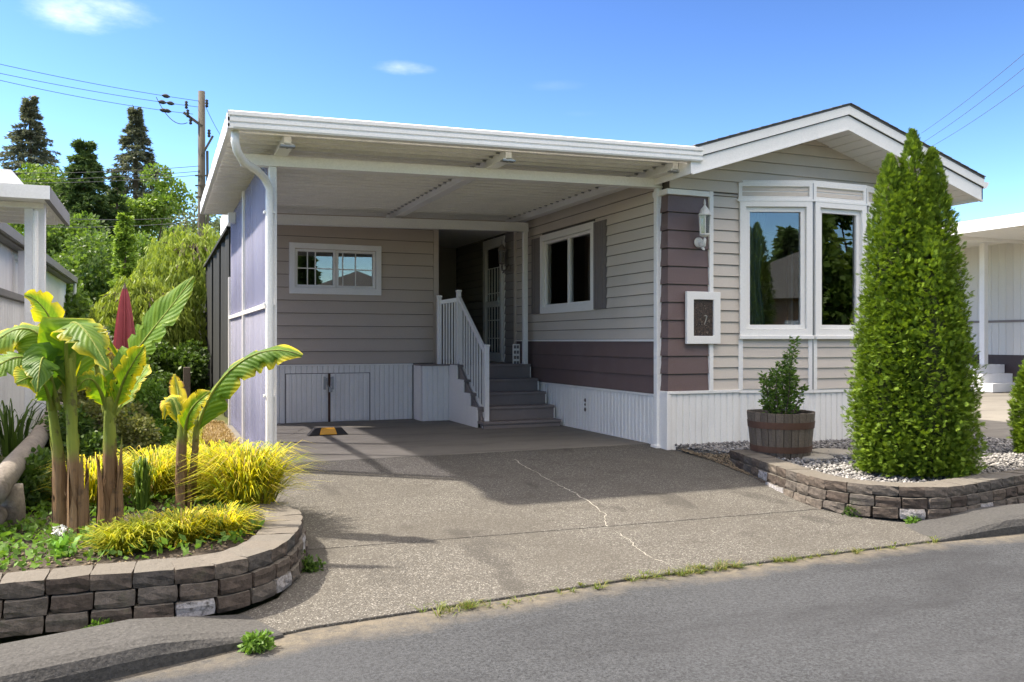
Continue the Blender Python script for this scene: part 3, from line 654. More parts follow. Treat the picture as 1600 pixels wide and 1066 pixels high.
def cpost(x, y, z0, z1, w=.075):
    o = MB().box(x-w/2,x+w/2,y-w/2,y+w/2,z0,z1).build('post', m_alu, car, bev=.006)
    for s in (-.22,.22): MB().box(x+w*s-.003,x+w*s+.003,y-w/2-.004,y-w/2+.002,z0+.02,z1).build('flute', m_alu, o)
    return o
cpost(.0,0,zg(0)-.01,rz(0,2.965)); cpost(-4.45,0,zg(0)-.03,rz(-4.45,2.965)); cpost(-.1,3.76,.482,rz(-.1,2.89))
MB().box(-.065,.065,-.065,.065,zg(0)-.01,zg(0)+.03).build('post_foot', m_alu, car, bev=.006)
# downspout with its swan neck
dsx, dsy = -4.49, -.095
pts = [(-4.86,-.72,3.13),(-4.86,-.72,3.03),(-4.84,-.68,2.96),(-4.78,-.56,2.9),(-4.62,-.28,2.87),(-4.54,-.14,2.83),(dsx,dsy,2.74),(dsx,dsy,2.6),(dsx,dsy,.1),(dsx,dsy,-.0)]
MB().tube(pts, [.038]*len(pts), 10).build('downspout', m_alu, car, smooth=True)
MB().tube([(dsx,dsy,.0),(dsx,dsy,-.06)], .05, 10).build('drain_end', m_black, car)
for z in (.7,1.6,2.5): MB().box(dsx-.055,dsx+.055,dsy-.01,dsy+.06,z,z+.025).build('strap', m_alu, car, bev=.003)
# polycarbonate side
px_ = -4.5
def corr(y0, y1, z0, z1):
    n = int((y1-y0)/.019); vs = []
    for z in (z0, z1):
        for i in range(n+1): y = y0+(y1-y0)*i/n; vs.append((px_+.012*math.sin(2*math.pi*y/.076), y, z))
    b = MB(); b.add(vs, [(i,i+1,n+2+i,n+1+i) for i in range(n)]); o = b.build('side_panel', m_poly, car, smooth=True)
    md = o.modifiers.new('thickness','SOLIDIFY'); md.thickness = .0015
    return o
for y0, y1 in ((.07,1.15),(1.13,2.3),(2.28,3.45),(3.43,4.58)):
    corr(y0, y1, .02, 1.6); corr(y0, y1, 1.59, 3.1)
for z, h in ((.06,.06),(1.57,.045),(3.05,.05)): MB().box(px_+.014,px_+.055,.05,4.56,z,z+h).build('girt', m_white, car)
MB().box(px_-.035,px_-.013,.05,4.6,1.575,1.62).build('girt', m_white, car)
for y in (2.28,4.58): MB().box(px_-.04,px_+.055,y,y+.06,-.03,3.1 if y < 3 else 2.2).build('panel_post', m_white, car, bev=.004)
MB().box(px_+.015,px_+.055,1.12,1.17,-.02,3.1).build('panel_post', m_white, car)
MB().box(px_+.015,px_+.055,3.42,3.47,-.02,3.1).build('panel_post', m_white, car)
# ---------------------------------------------------------------- block retaining walls
def block_mat(eff_=.75):
    t = NT('split_face_block'); r = t.objrand()
    base = t.ramp(r, [(0,(.06,.047,.04)),(.3,(.1,.08,.066)),(.55,(.08,.073,.067)),(.8,(.125,.105,.088)),(1,(.07,.066,.063))])
    c = t.mix(t.rampv(t.noise(26, 5, .7), .3, .7), t.mix(1., base, (.62,.62,.62), 'MULTIPLY'), t.mix(1., base, (1.45,1.45,1.45), 'MULTIPLY'))
    c = t.mix(t.math('MULTIPLY', t.rampv(t.noise(5, 5, .7), .6, .7), .35), c, (.09,.1,.06))
    eff = t.math('MULTIPLY', t.rampv(t.n('ShaderNodeMath', {0: r, 1: 7.3}, operation='MULTIPLY').outputs[0], 6.35, 6.5), t.rampv(t.noise(45, 4, .7), .3, .55))
    c = t.mix(t.math('MULTIPLY', eff, eff_), c, (.46,.45,.46))
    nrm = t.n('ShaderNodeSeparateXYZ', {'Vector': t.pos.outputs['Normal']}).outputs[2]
    c = t.mix(t.math('MULTIPLY', t.rampv(nrm, .6, .95), .75), c, t.mix(t.noise(60, 4, .7), (.1,.092,.078), (.21,.195,.17)))  # sunlit tops put into the colour: upward faces mixed paler
    return t.done(t.pbr(c, .93, t.bump(t.noise(70, 5, .7), .9, .012), .2))
m_block = block_mat(); m_cap = block_mat(0.)
def block_mesh(w, h, d, seed, mt=None):
    bm = bmesh.new(); bmesh.ops.create_cube(bm, size=1); rr = random.Random(seed)
    bmesh.ops.subdivide_edges(bm, edges=bm.edges, cuts=2, use_grid_fill=True)
    for v in bm.verts:
        ex = sum(1 for c in v.co if abs(abs(c)-.5) < 1e-4)
        v.co *= 1-.035*max(0, ex-1)
        v.co = Vector((v.co.x*w, v.co.y*d, v.co.z*h))
        a = .004 if v.co.y > 0 else .008
        v.co += Vector((rr.uniform(-.002,.002), rr.uniform(-a,a), rr.uniform(-.003,.003)))
    me = bpy.data.meshes.new('block'); bm.to_mesh(me); bm.free(); me.materials.append(mt or m_block); return me
bmeshes = [block_mesh(.196, .084, .2, s) for s in range(5)]; cmeshes = [block_mesh(.205, .084, .25, s+9, m_cap) for s in range(5)]
def resample(pts, step, start=0.):
    out = []; d = start; acc = 0
    for a, c in zip(pts, pts[1:]):
        a = Vector(a); c = Vector(c); L = (c-a).length
        while d <= acc+L: t = (d-acc)/L; out.append((a.lerp(c, t), (c-a).normalized())); d += step
        acc += L
    return out
def smooth_path(pts, n=3):
    for _ in range(n):
        q = [pts[0]]
        for a, c in zip(pts, pts[1:]): q += [(a[0]*.75+c[0]*.25, a[1]*.75+c[1]*.25), (a[0]*.25+c[0]*.75, a[1]*.25+c[1]*.75)]
        q.append(pts[-1]); pts = q
    return pts
def retaining(name, pts, top, label, courses=3, batter=.015):
    root = thing(name, (*pts[len(pts)//2], -.2), label, 'retaining wall'); path = smooth_path(pts)
    rr = random.Random(5)
    for c in range(courses):
        z = top-.0435-c*.087
        for (p, d) in resample(path, .2, .1+(c % 2)*.02):
            nn = Vector((d.y, -d.x))     # outward, to the road
            dep = .125 if c == 0 else .1
            q = p-nn*dep+nn*(batter*c-.004*(c == 0))
            o = link('block', (cmeshes if c == 0 else bmeshes)[rr.randrange(5)], root)
            o.location = Vector((q.x, q.y, z))-WORLD_LOC[root.name]
            o.rotation_euler = (rr.uniform(-.02,.02), rr.uniform(-.02,.02), math.atan2(d.y, d.x)+rr.uniform(-.03,.03))
    return root
LW = [(-8.6,-4.15),(-7.2,-3.98),(-6.2,-3.9),(-5.65,-3.92),(-5.2,-3.95),(-4.88,-3.72),(-4.7,-3.35),(-4.6,-2.95),(-4.56,-2.62),(-4.66,-2.35),(-4.85,-2.2)]
retaining('retaining_wall', LW, .065, 'curved brown block wall holding the banana bed at the left kerb')
RWp = [(.2,-1.1),(.09,-1.5),(-.07,-2.05),(-.25,-2.7),(-.28,-3.0),(-.19,-3.3),(-.02,-3.5),(.2,-3.66),(.45,-3.71),(1.0,-3.62),(1.6,-3.5),(2.6,-3.42),(4.2,-3.5)]
retaining('retaining_wall', RWp, .075, 'low brown block wall edging the gravel bed under the tall cedar')
# bed soil and gravel
b = MB(); b.add([(x,y,.012) for x,y in [(-8.6,-3.95),(-6.2,-3.72),(-5.25,-3.76),(-5.0,-3.6),(-4.85,-3.3),(-4.75,-2.9),(-4.75,-2.5),(-4.9,-2.05),(-4.62,-1.2),(-4.6,-.2),(-8.6,-.2)]], [tuple(range(11))])
tag(b.build('bed_soil', m_soil), kind='structure')
def gravel_mat(name, cols):
    t = NT(name); c = t.ramp(t.pos.outputs['Random Per Island'], [(i/(len(cols)-1), q) for i, q in enumerate(cols)])
    c = t.mix(t.math('MULTIPLY', t.noise(90, 4), .4), c, (.2,.19,.18)); return t.done(t.pbr(c, .85, t.bump(t.noise(150, 3), .3), .25))
m_gravel = gravel_mat('pale_gravel', [(.06,.06,.06),(.13,.128,.125),(.21,.206,.2),(.3,.292,.28),(.42,.41,.4)])
m_gbase = plain('gravel_bed', (.14,.135,.125), .95, .35, 30, 0, .9, 60, fine=.3)
GP = [(.3,-1.0),(.2,-1.5),(.08,-2.05),(-.08,-2.7),(-.1,-2.98),(-.02,-3.2),(.12,-3.36),(.3,-3.48),(1.0,-3.42),(1.6,-3.3),(4.25,-3.3),(4.3,-.12),(.12,-.12),(.15,-.6)]
b = MB(); b.extrude([(x,y,-.3) for x,y in GP], (0,0,.305)); tag(b.build('gravel_base', m_gbase), kind='structure')
def inside(x, y, poly):
    r = np.zeros(len(x), bool); n = len(poly)
    for i in range(n):
        x0,y0 = poly[i]; x1,y1 = poly[(i+1)%n]
        if y0 == y1: continue
        c = ((y0 > y) != (y1 > y)) & (x < (x1-x0)*(y-y0)/(y1-y0)+x0); r ^= c
    return r
def pebbles(name, poly, n, s0, s1, mat, z, label, cat, keep=None):
    P = np.array(poly); x = rng.uniform(P[:,0].min(), P[:,0].max(), n*3); y = rng.uniform(P[:,1].min(), P[:,1].max(), n*3); k = inside(x, y, poly)
    if keep is not None: k &= keep(x, y)
    x, y = x[k][:n], y[k][:n]; N = len(x); s = rng.uniform(s0, s1, N)
    octv = np.array([(1,0,0),(0,1,0),(-1,0,0),(0,-1,0),(0,0,1),(0,0,-1)], float)
    V = octv[None]*rng.uniform(.6,1.1,(N,6,1))*s[:,None,None]*np.stack([rng.uniform(.8,1.4,N),np.ones(N),rng.uniform(.5,.8,N)],-1)[:,None,:]
    a = rng.uniform(0,6.28,N); ca, sa = np.cos(a), np.sin(a); X_ = V[...,0]*ca[:,None]-V[...,1]*sa[:,None]; Y_ = V[...,0]*sa[:,None]+V[...,1]*ca[:,None]
    zz = z(x, y) if callable(z) else np.full(N, z)
    V = np.stack([X_+x[:,None], Y_+y[:,None], V[...,2]+(zz+rng.uniform(0,s1*.7,N))[:,None]], -1)
    F = np.array([(0,1,4),(1,2,4),(2,3,4),(3,0,4),(1,0,5),(2,1,5),(3,2,5),(0,3,5)])
    F = (F[None]+(np.arange(N)*6)[:,None,None]).reshape(-1).astype(np.int32)
    me = bpy.data.meshes.new(name); me.vertices.add(N*6); me.vertices.foreach_set('co', V.reshape(-1).astype(np.float32)); me.loops.add(len(F)); me.loops.foreach_set('vertex_index', F)
    me.polygons.add(len(F)//3); me.polygons.foreach_set('loop_start', np.arange(0, len(F), 3, dtype=np.int32)); me.update(calc_edges=True); me.materials.append(mat)
    return tag(link(name, me), label, cat, None, 'stuff')
pebbles('gravel', GP, 15000, .012, .032, m_gravel, .008, 'pale grey crushed gravel spread around the tall cedar', 'gravel')
m_dirt = gravel_mat('leaf_litter', [(.1,.07,.04),(.16,.11,.06),(.22,.17,.1),(.08,.06,.04)])
pebbles('leaf_litter', [(.08,-.3),(.34,-.5),(.4,-1.1),(.3,-1.6),(.12,-2.1),(-.05,-2.1),(.02,-1.5),(.1,-.9)], 2600, .006, .018, m_dirt, lambda x, y: np.array([zg(q) for q in y])*(1-np.clip((x-.02+.09*(y+.3))/.24,0,1))+.004, 'brown leaf litter and grit beside the driveway edge', 'litter')
m_pale = plain('pale_stepping_stone', (.4,.37,.31), .9, .15, 6, 0, .5, 80, fine=.15)
for (x, y, r, lab) in ((.9,-1.62,.2,'round pale stepping stone beside the barrel planter'),(1.36,-1.4,.24,'larger round stepping stone half hidden by the tall cedar')):
    pr = [(r*.96,-.03),(r,.01),(r*.99,.03),(r*.95,.042)]
    tag(MB().lathe((x,y,0), pr, 28).build('stepping_stone', m_pale, bev=.006), lab, 'stone')
b = MB(); b.hexa([(-4.83,-2.2,-.12),(-4.62,-2.28,-.12),(-4.55,-2.08,-.12),(-4.8,-1.96,-.12),(-4.82,-2.2,.03),(-4.63,-2.26,.03),(-4.57,-2.08,.028),(-4.79,-1.97,.03)])
tag(b.build('edging_stone', m_pale, bev=.015), 'flat pale stone at the inner end of the left block wall', 'stone')
# ---------------------------------------------------------------- barrel planter
m_stave = plain('grey_oak_stave', (.16,.128,.1), .85, .25, 5, .22, .5, 60, dirt=((.09,.07,.055), 6, .6, (3,3,.5)), stretch=(6,6,.6), fine=.2)
bp = Vector((.68,-1.36,-.005)); bar = thing('barrel_planter', bp, 'half oak barrel planter with two rusty hoops holding a leafy shrub', 'planter')
def br(z): return .295+.055*(z/.5)**.8
ns = 26
for k in range(ns):
    a0 = 2*math.pi*k/ns+.01; a1 = 2*math.pi*(k+1)/ns-.01; zs = [0,.15,.32,.5+random.uniform(-.006,.004)]; vs = []
    for z in zs:
        r = br(z)
        for rr_, a in ((r,a0),(r+.003,(a0+a1)/2),(r,a1),(r-.03,a1),(r-.03,a0)): vs.append((bp.x+rr_*math.cos(a), bp.y+rr_*math.sin(a), bp.z+z))
    F = [(i*5+j, i*5+(j+1)%5, (i+1)*5+(j+1)%5, (i+1)*5+j) for i in range(3) for j in range(5)]+[(4,3,2,1,0),(15,16,17,18,19)]
    MB().add(vs, F).build('stave', m_stave, bar)
for z0, z1 in ((.085,.15),(.335,.405)):
    MB().lathe(bp, [(br(z0)+.001,z0),(br(z0)+.008,z0),(br(z1)+.008,z1),(br(z1)+.001,z1)], 52, cap=False).build('hoop', m_rust, bar)
MB().lathe(bp, [(.01,.02),(br(.43)-.03,.42),(.2,.45),(.01,.46)], 24).build('potting_soil', m_soil, bar)
m_shrub = foliage('planter_leaf', [(.07,.13,.025),(.1,.19,.035),(.14,.24,.05)], .3)
ps = thing('planter_shrub', bp+Vector((0,0,.45)), 'leafy green shrub with several thin stems in the barrel', 'plant')
P0 = []; D0 = []
tips = [(.14,-.06,.82),(.12,.03,.66),(-.12,-.08,.5),(-.2,.0,.36),(-.05,.05,.46),(.2,.02,.42),(-.26,-.04,.16),(.03,-.1,.52),(.22,-.08,.3),(-.15,.1,.44),(.08,.08,.55)]
for (tx, ty, tz) in tips:
    a = bp+Vector((tx*.45+random.uniform(-.04,.04), ty*.45, .44)); c = bp+Vector((tx,ty,.45+tz)); mid = a.lerp(c,.5)+Vector((random.uniform(-.03,.03),random.uniform(-.03,.03),0))
    MB().tube([a, mid, c], [.007,.005,.002], 5).build('stem', m_stave, ps)
    n = int(90+tz*330)
    for k in range(n):
        t = random.random()**.75; q = (a.lerp(mid,t*2) if t < .5 else mid.lerp(c,t*2-1)) if t > .06 else c
        an = random.uniform(0,6.28); d = Vector((math.cos(an),math.sin(an),random.uniform(-.2,.9))); P0.append(q+d*random.uniform(0,.045)); D0.append(d)
P0 = np.array(P0)-np.array(WORLD_LOC[ps.name]); quads_mesh('foliage', leaves(P0, np.array(D0), rng.uniform(.03,.055,len(P0)), rng.uniform(.009,.015,len(P0))), m_shrub, ps)
# ---------------------------------------------------------------- wheel stop
ws = thing('wheel_stop', (-3.42,2.7,0), 'black rubber wheel stop with yellow reflector on the carport floor', 'wheel stop')
def stop(L, w, h, x, y, z0, inset):
    b = MB(); b.hexa([(x-L,y-w,z0),(x+L,y-w,z0),(x+L,y+w,z0),(x-L,y+w,z0),(x-L+inset,y-w*.6,z0+h),(x+L-inset,y-w*.6,z0+h),(x+L-inset,y+w*.6,z0+h),(x-L+inset,y+w*.6,z0+h)]); return b
stop(.27,.075,.1,-3.42,2.7,.0,.09).build('body', m_black, ws, bev=.012)
b = MB(); b.hexa([(-3.535,2.617,.012),(-3.305,2.617,.012),(-3.305,2.66,.012),(-3.535,2.66,.012),(-3.51,2.646,.093),(-3.33,2.646,.093),(-3.33,2.69,.104),(-3.51,2.69,.104)]); b.build('reflector', m_yellow, ws, bev=.008)
# ---------------------------------------------------------------- wall lanterns and framed plaque
def lantern(loc, n, label, s=1., mat=None, arm=True):
    mat = mat or m_lantern; L = thing('wall_lantern', loc, label, 'lantern'); c = Vector(loc)
    u = Vector((-n.y, n.x, 0)); ax = c+n*.13*s
    o = MB().tube([c-n*.0, c+n*.018*s, c+n*.03*s], [.062*s,.06*s,.02*s], 16).build('wall_plate', mat, L, smooth=True)
    MB().tube([c+n*.02*s, c+n*.07*s-Z*.055*s, c+n*.12*s-Z*.05*s, ax+Z*.02*s, ax+Z*.06*s], [.016*s,.018*s,.018*s,.02*s,.035*s], 8).build('arm', mat, L, smooth=True)
    MB().tube([c+n*.09*s-Z*.07*s, c+n*.12*s-Z*.1*s], [.02*s,.008*s], 8).build('scroll', mat, L)
    b0 = .07*s; h0, h1 = .08*s, .3*s; k = 6
    MB().lathe(ax, [(.02*s,.05*s),(.062*s,.07*s),(.068*s,.085*s),(.06*s,.09*s)], k).build('base_cup', mat, L)
    g = MB().lathe(ax, [(.055*s,h0),(.068*s,h1)], k, cap=False).build('glass', m_lampglass, L)
    for j in range(k):
        t = 2*math.pi*j/k; d = Vector((math.cos(t),math.sin(t),0)); MB().tube([ax+d*.057*s+Z*h0, ax+d*.07*s+Z*h1], .006*s, 5).build('rib', mat, L)
    MB().lathe(ax, [(.075*s,h1),(.08*s,h1+.012*s),(.06*s,h1+.04*s),(.045*s,h1+.08*s),(.018*s,h1+.11*s),(.01*s,h1+.13*s),(.014*s,h1+.15*s),(.004*s,h1+.2*s)], 12).build('roof_cap', mat, L, smooth=True)
    return L
lantern((.43,FY-.035,2.42), -Y, 'white cast wall lantern on the mauve corner of the house', 1.0)
lantern((HX0-.03,4.74,2.5), -X, 'dim wall lantern beside the storm door inside the porch', .95, m_shutter)
def mosaic_mat():
    t = NT('brown_mosaic'); v = t.n('ShaderNodeTexVoronoi', {'Vector': t.pos.outputs['Position'], 'Scale': 75.})
    r = t.n('ShaderNodeSeparateColor', {'Color': v.outputs['Color']}).outputs[0]
    c = t.ramp(r, [(0,(.015,.012,.01)),(.5,(.045,.03,.022)),(.9,(.07,.042,.028)),(1,(.16,.13,.1))]); return t.done(t.pbr(c, .5, t.bump(v.outputs['Distance'], .5), .4))
fp = thing('framed_plaque', (.47,FY-.05,1.3), 'white framed plaque with dark brown mosaic and a pale figure', 'plaque'); PO = Vector((0,FY-.04,0))
MB().ring(PO, X, -Y, .24, .715, 1.215, 1.835, .095, 0, .045).build('frame', m_white, fp, bev=.006)
MB().wbox(PO, X, -Y, .33, .625, .0, .02, 1.305, 1.745).build('mosaic', mosaic_mat(), fp)
b = MB()
pth = [(.487,1.548),(.505,1.552),(.53,1.545),(.522,1.515),(.508,1.475),(.495,1.445)]
b.tube([PO+X*x-Y*.024+Z*z for x, z in pth], [.006,.009,.009,.007,.006,.004], 6); b.build('numeral', m_fill, fp)
# porch bin / perforated white plant stand by the rear post
MB_ = thing('shoe_rack', (-.12,4.2,.885), 'narrow white perforated rack beside the rear carport post', 'rack')
b = MB().wbox((-.16,3.99,0), X, -Y, -.06, .06, 0, .02, .75, 1.2); b.build('back', m_white, MB_)
for i in range(5):
    for j in range(2): z = .79+i*.085; MB().wbox((-.16,3.969,0), X, -Y, -.045+j*.05, -.008+j*.05, 0, .004, z, z+.05).build('slot', m_shutter, MB_)
# ---------------------------------------------------------------- plants in the left bed
def banana_mat():
    t = NT('banana_leaf'); uv = t.n('ShaderNodeUVMap').outputs[0]; s = t.n('ShaderNodeSeparateXYZ', {'Vector': uv}); u, v = s.outputs[0], s.outputs[1]
    oi = t.n('ShaderNodeObjectInfo'); yel = t.n('ShaderNodeSeparateColor', {'Color': oi.outputs['Color']}).outputs[0]; gr = t.n('ShaderNodeSeparateColor', {'Color': oi.outputs['Color']}).outputs[1]
    edge = t.math('ABSOLUTE', v)
    green = t.mix(gr, (.035,.105,.014), (.15,.27,.025))
    w = t.math('SINE', t.math('MULTIPLY', t.math('SUBTRACT', u, t.math('MULTIPLY', edge, .13)), 150.))
    w2 = t.math('SINE', t.math('MULTIPLY', t.math('SUBTRACT', u, t.math('MULTIPLY', edge, .13)), 41.))
    green = t.mix(t.rampv(w, -1, 1, .0, .35), green, t.mix(1., green, (1.5,1.35,1.3), 'MULTIPLY'))
    green = t.mix(t.rampv(w2, .2, 1, .0, .45), green, t.mix(1., green, (1.9,1.5,1.2), 'MULTIPLY'))
    nz_ = t.noise(7, 5, .65)
    ye = t.math('ADD', t.math('ADD', t.math('MULTIPLY', edge, .75), t.math('MULTIPLY', u, .35)), t.math('MULTIPLY', nz_, .7))
    f = t.rampv(t.math('ADD', ye, yel), 1.35, 1.75)
    c = t.mix(f, green, (.62,.5,.03))
    f2 = t.rampv(t.math('ADD', ye, t.math('MULTIPLY', yel, .8)), 1.82, 1.95); c = t.mix(f2, c, (.3,.17,.06))
    c = t.mix(t.rampv(edge, .035, .06, 1., 0.), c, (.32,.42,.12))
    p = t.pbr(c, .5, t.bump(t.math('ADD', t.math('ADD', w, w2), t.math('MULTIPLY', t.noise(40, 4), 2.)), .35, .004), .3); tr = t.n('ShaderNodeBsdfTranslucent', {'Color': t.mix(1., c, (1.5,1.5,.6), 'MULTIPLY')}).outputs[0]
    return t.done(t.n('ShaderNodeMixShader', {0: .42, 1: p, 2: tr}).outputs[0])
m_banana = banana_mat()
def stalk_mat():
    t = NT('banana_stalk'); z = t.n('ShaderNodeSeparateXYZ', {'Vector': t.pos.outputs['Position']}).outputs[2]
    n = t.noise(3, 4, .6, (9, 9, .5)); g = t.mix(n, (.09,.15,.02), (.3,.32,.05)); br_ = t.mix(t.noise(4, 5, .7, (14, 14, .6)), (.06,.028,.014), (.34,.21,.11))
    f = t.rampv(t.math('ADD', z, t.math('MULTIPLY', t.noise(6, 3), .25)), .6, .72); c = t.mix(f, br_, g)
    c = t.mix(t.math('MULTIPLY', t.rampv(t.noise(11, 4), .58, .66), .7), c, (.07,.045,.03))
    return t.done(t.pbr(c, .65, t.bump(t.noise(5, 5, .7, (18, 18, .6)), .8, .015), .3))
m_stalk = stalk_mat()
def bez(P, n):
    out = []
    for i in range(n):
        t = i/(n-1); q = [Vector(p) for p in P]
        while len(q) > 1: q = [a.lerp(b, t) for a, b in zip(q, q[1:])]
        out.append(q[0])
    return out
def banana_leaf(root, ctrl, hw0, up, yel, gr, fold=.25, seed=1, petiole=.12, nu=44, nv=6):
    hw = hw0*1.02; rr = random.Random(seed); c = bez(ctrl, nu); vs = []; uvs = []; up = Vector(up)
    cuts = sorted(rr.uniform(.2,.97) for _ in range(12)); ph = rr.uniform(0,6)
    for i, p in enumerate(c):
        t = i/(nu-1); d = (c[min(i+1,nu-1)]-c[max(i-1,0)]).normalized(); s = d.cross(up).normalized(); nn = s.cross(d)
        tt = max(0., (t-petiole)/(1-petiole)); w = hw*(min(1., (tt/.16))**.6)*(1-max(0., (tt-.62)/.38)**2.2*.96) if tt > 0 else .012
        w = max(w, .012)
        for j in range(-nv, nv+1):
            v = j/nv; a = abs(v); ww = w
            if a > .5:
                for k, cc in enumerate(cuts):
                    if (k % 2) == (v > 0) and abs(t-cc) < .013: ww = w*(.5+.3*rr.random())
            sag = fold*w*(a**1.3) - .35*w*max(0,a-.55) * (1 if fold > 0 else 0)
            rip = .05*hw*a*math.sin(t*34+ph+v*2)+.06*hw*a*a*math.sin(t*13+ph*2)
            vs.append(p+s*(v*ww)+nn*(sag+rip)+d*(.16*ww*a)); uvs.append((t, v))
    m = 2*nv+1; F = [(i*m+j, i*m+j+1, (i+1)*m+j+1, (i+1)*m+j) for i in range(nu-1) for j in range(m-1)]
    o = MB().add(vs, F); ob = None
    me = bpy.data.meshes.new('leaf'); off = WORLD_LOC[root.name]; me.from_pydata([tuple(Vector(v)-off) for v in o.v], [], F); me.update()
    ul = me.uv_layers.new(name='UVMap')
    for l in me.loops: ul.data[l.index].uv = uvs[l.vertex_index]
    me.polygons.foreach_set('use_smooth', [True]*len(me.polygons)); me.materials.append(m_banana)
    ob = link('leaf', me, root); ob.color = (yel, gr, 0, 1)
    mr = MB().tube(c, [max(.004, .016*(1-i/nu)) for i in range(nu)], 6).build('midrib', m_stalk, ob, smooth=True)
    return ob
def stalk(root, pts, rs, name='stalk'):
    pts = bez(pts, 14); n = 14; out = []
    rr = [rs[0]+(rs[1]-rs[0])*(i/13) for i in range(14)]
    o = MB().tube(pts, rr, n).build(name, m_stalk, root, smooth=True)
    for v in o.data.vertices: v.co += Vector((random.uniform(-.006,.006), random.uniform(-.006,.006), 0))
    return o
def husk(root, c, r, z0, z1, n=9):
    n = int(n*1.9)
    for k in range(n):
        a = 2*math.pi*k/n+random.uniform(-.4,.4); w = random.uniform(.25,.55); zt = z1*random.uniform(.4,1.12); vs = []; T = (0,.25,.5,.75,.9,1); fl = random.uniform(-.004,.035); lean = random.uniform(-.25,.25); r1 = r*random.uniform(.98,1.16)
        for t in T:
            z = z0+(zt-z0)*t; rr = r1*(1.2-.24*t)+fl*t**5
            for s in (-1,-.4,.3,1):
                an = a+lean*t+s*w*(1-.85*t**4); vs.append((c[0]+rr*math.cos(an)*(1+.03*math.sin(9*t+k)), c[1]+rr*math.sin(an), z+random.uniform(-.03,.02)*t**3))
        MB().add(vs, [(i*4+j, i*4+j+1, (i+1)*4+j+1, (i+1)*4+j) for i in range(5) for j in range(3)]).build('husk', m_stalk, root, smooth=True)
ZB = .0
def base_at(px, py): q = PZ(px, py, ZB); return q
# plant A, pair of stalks at the left
q = base_at(104, 842); d = (q-CAM).dot(FV)
A = thing('banana_plant', q, 'two-stalked banana plant with broad yellow-edged leaves by the log rail', 'banana plant', 'banana plants in the left bed')
def LP(px, py, dd=0.): return PD(px, py, d+dd)
stalk(A, [base_at(97,838), LP(98,760), LP(92,690,.02), LP(76,610,.03), LP(70,560)], (.04,.022)); stalk(A, [base_at(122,842), LP(120,770), LP(112,700,-.03), LP(112,640), LP(108,560)], (.042,.026))
husk(A, (base_at(97,838).x, base_at(97,838).y), .048, 0, .56); husk(A, (base_at(122,842).x, base_at(122,842).y), .052, 0, .55)
banana_leaf(A, [LP(110,640), LP(104,540,.05), LP(75,465,.0), LP(38,462,-.12)], .1, (.3,-.8,.6), .42, .75, .3, 1)
banana_leaf(A, [LP(104,640), LP(90,520,.1), LP(40,470,.05), LP(-30,560,-.1)], .155, (0,-.55,1), .36, .55, -.35, 2)
banana_leaf(A, [LP(80,620), LP(70,555,.0), LP(30,535,-.2), LP(-25,590,-.3)], .13, (0,-.7,1), .05, .5, -.3, 3)
banana_leaf(A, [LP(92,640), LP(72,560,-.05), LP(66,520,-.2), LP(58,612,-.34)], .1, (0,-1,.3), .0, .15, -.3, 4)
banana_leaf(A, [LP(112,640), LP(92,500,0), LP(105,450,-.2), LP(170,578,-.35)], .145, (.25,-.75,.7), .25, .45, -.3, 5)
banana_leaf(A, [LP(112,640), LP(120,520,.2), LP(150,470,.3), LP(185,560,.35)], .12, (.2,.2,1), .3, .6, -.3, 6)
banana_leaf(A, [LP(80,640), LP(75,600,-.1), LP(60,575,-.25), LP(25,600,-.35)], .11, (.2,-.9,.6), .3, .7, -.2, 16)
stalk(A, [LP(112,660), LP(113,600), LP(110,530,.02)], (.03,.024), 'spear')
# plant B
q = base_at(172, 828); d = (q-CAM).dot(FV)
B = thing('banana_plant', q, 'single-stalked banana plant with one tall upright leaf, second from the left', 'banana plant', 'banana plants in the left bed')
stalk(B, [base_at(172,828), LP(170,750), LP(173,690), LP(172,620)], (.054,.03)); husk(B, (q.x, q.y), .062, 0, .58, 12)
stalk(B, [LP(174,660), LP(182,625), LP(180,590)], (.026,.014), 'petiole'); stalk(B, [LP(168,650), LP(155,600), LP(148,560)], (.024,.012), 'petiole')
banana_leaf(B, [LP(174,650), LP(180,570,0), LP(240,520,-.05), LP(303,432,.0)], .125, (-.45,-.75,.5), .02, .55, .22, 7, .1)
banana_leaf(B, [LP(178,650), LP(186,600,-.1), LP(205,570,-.2), LP(226,540,-.2)], .085, (-.3,-.9,.3), .5, .9, .2, 8)
banana_leaf(B, [LP(168,650), LP(158,600,-.05), LP(140,570,-.15), LP(118,612,-.2)], .085, (.1,-.8,.7), .38, .7, -.25, 9)
banana_leaf(B, [LP(170,650), LP(160,560,.1), LP(150,530,.25), LP(130,590,.4)], .1, (.1,.2,1), .15, .6, -.25, 10)
banana_leaf(B, [LP(180,650), LP(196,620,.1), LP(215,595,.2), LP(232,570,.3)], .09, (-.5,-.3,.8), .3, .8, .2, 11)
# plant C
q = base_at(288, 800); d = (q-CAM).dot(FV)
Cc = thing('banana_plant', q, 'short banana plant with one long arching leaf reaching across the carport post', 'banana plant', 'banana plants in the left bed')
stalk(Cc, [base_at(284,800), LP(282,740), LP(285,690), LP(284,650)], (.046,.026)); stalk(Cc, [base_at(300,796), LP(300,740,.05), LP(308,690), LP(306,655)], (.03,.018)); husk(Cc, (q.x, q.y), .052, 0, .36, 8)
banana_leaf(Cc, [LP(306,690), LP(316,600,0), LP(395,520,-.05), LP(472,556,-.1)], .135, (-.5,-.55,.75), .3, .35, -.5, 12, .08)
banana_leaf(Cc, [LP(290,690), LP(288,640,-.1), LP(305,630,-.2), LP(328,612,-.2)], .075, (-.3,-.9,.4), .5, .8, .25, 13)
banana_leaf(Cc, [LP(284,680), LP(280,630,.05), LP(265,595,.1), LP(256,655,.05)], .07, (0,-.6,.8), .62, .3, -.2, 14)
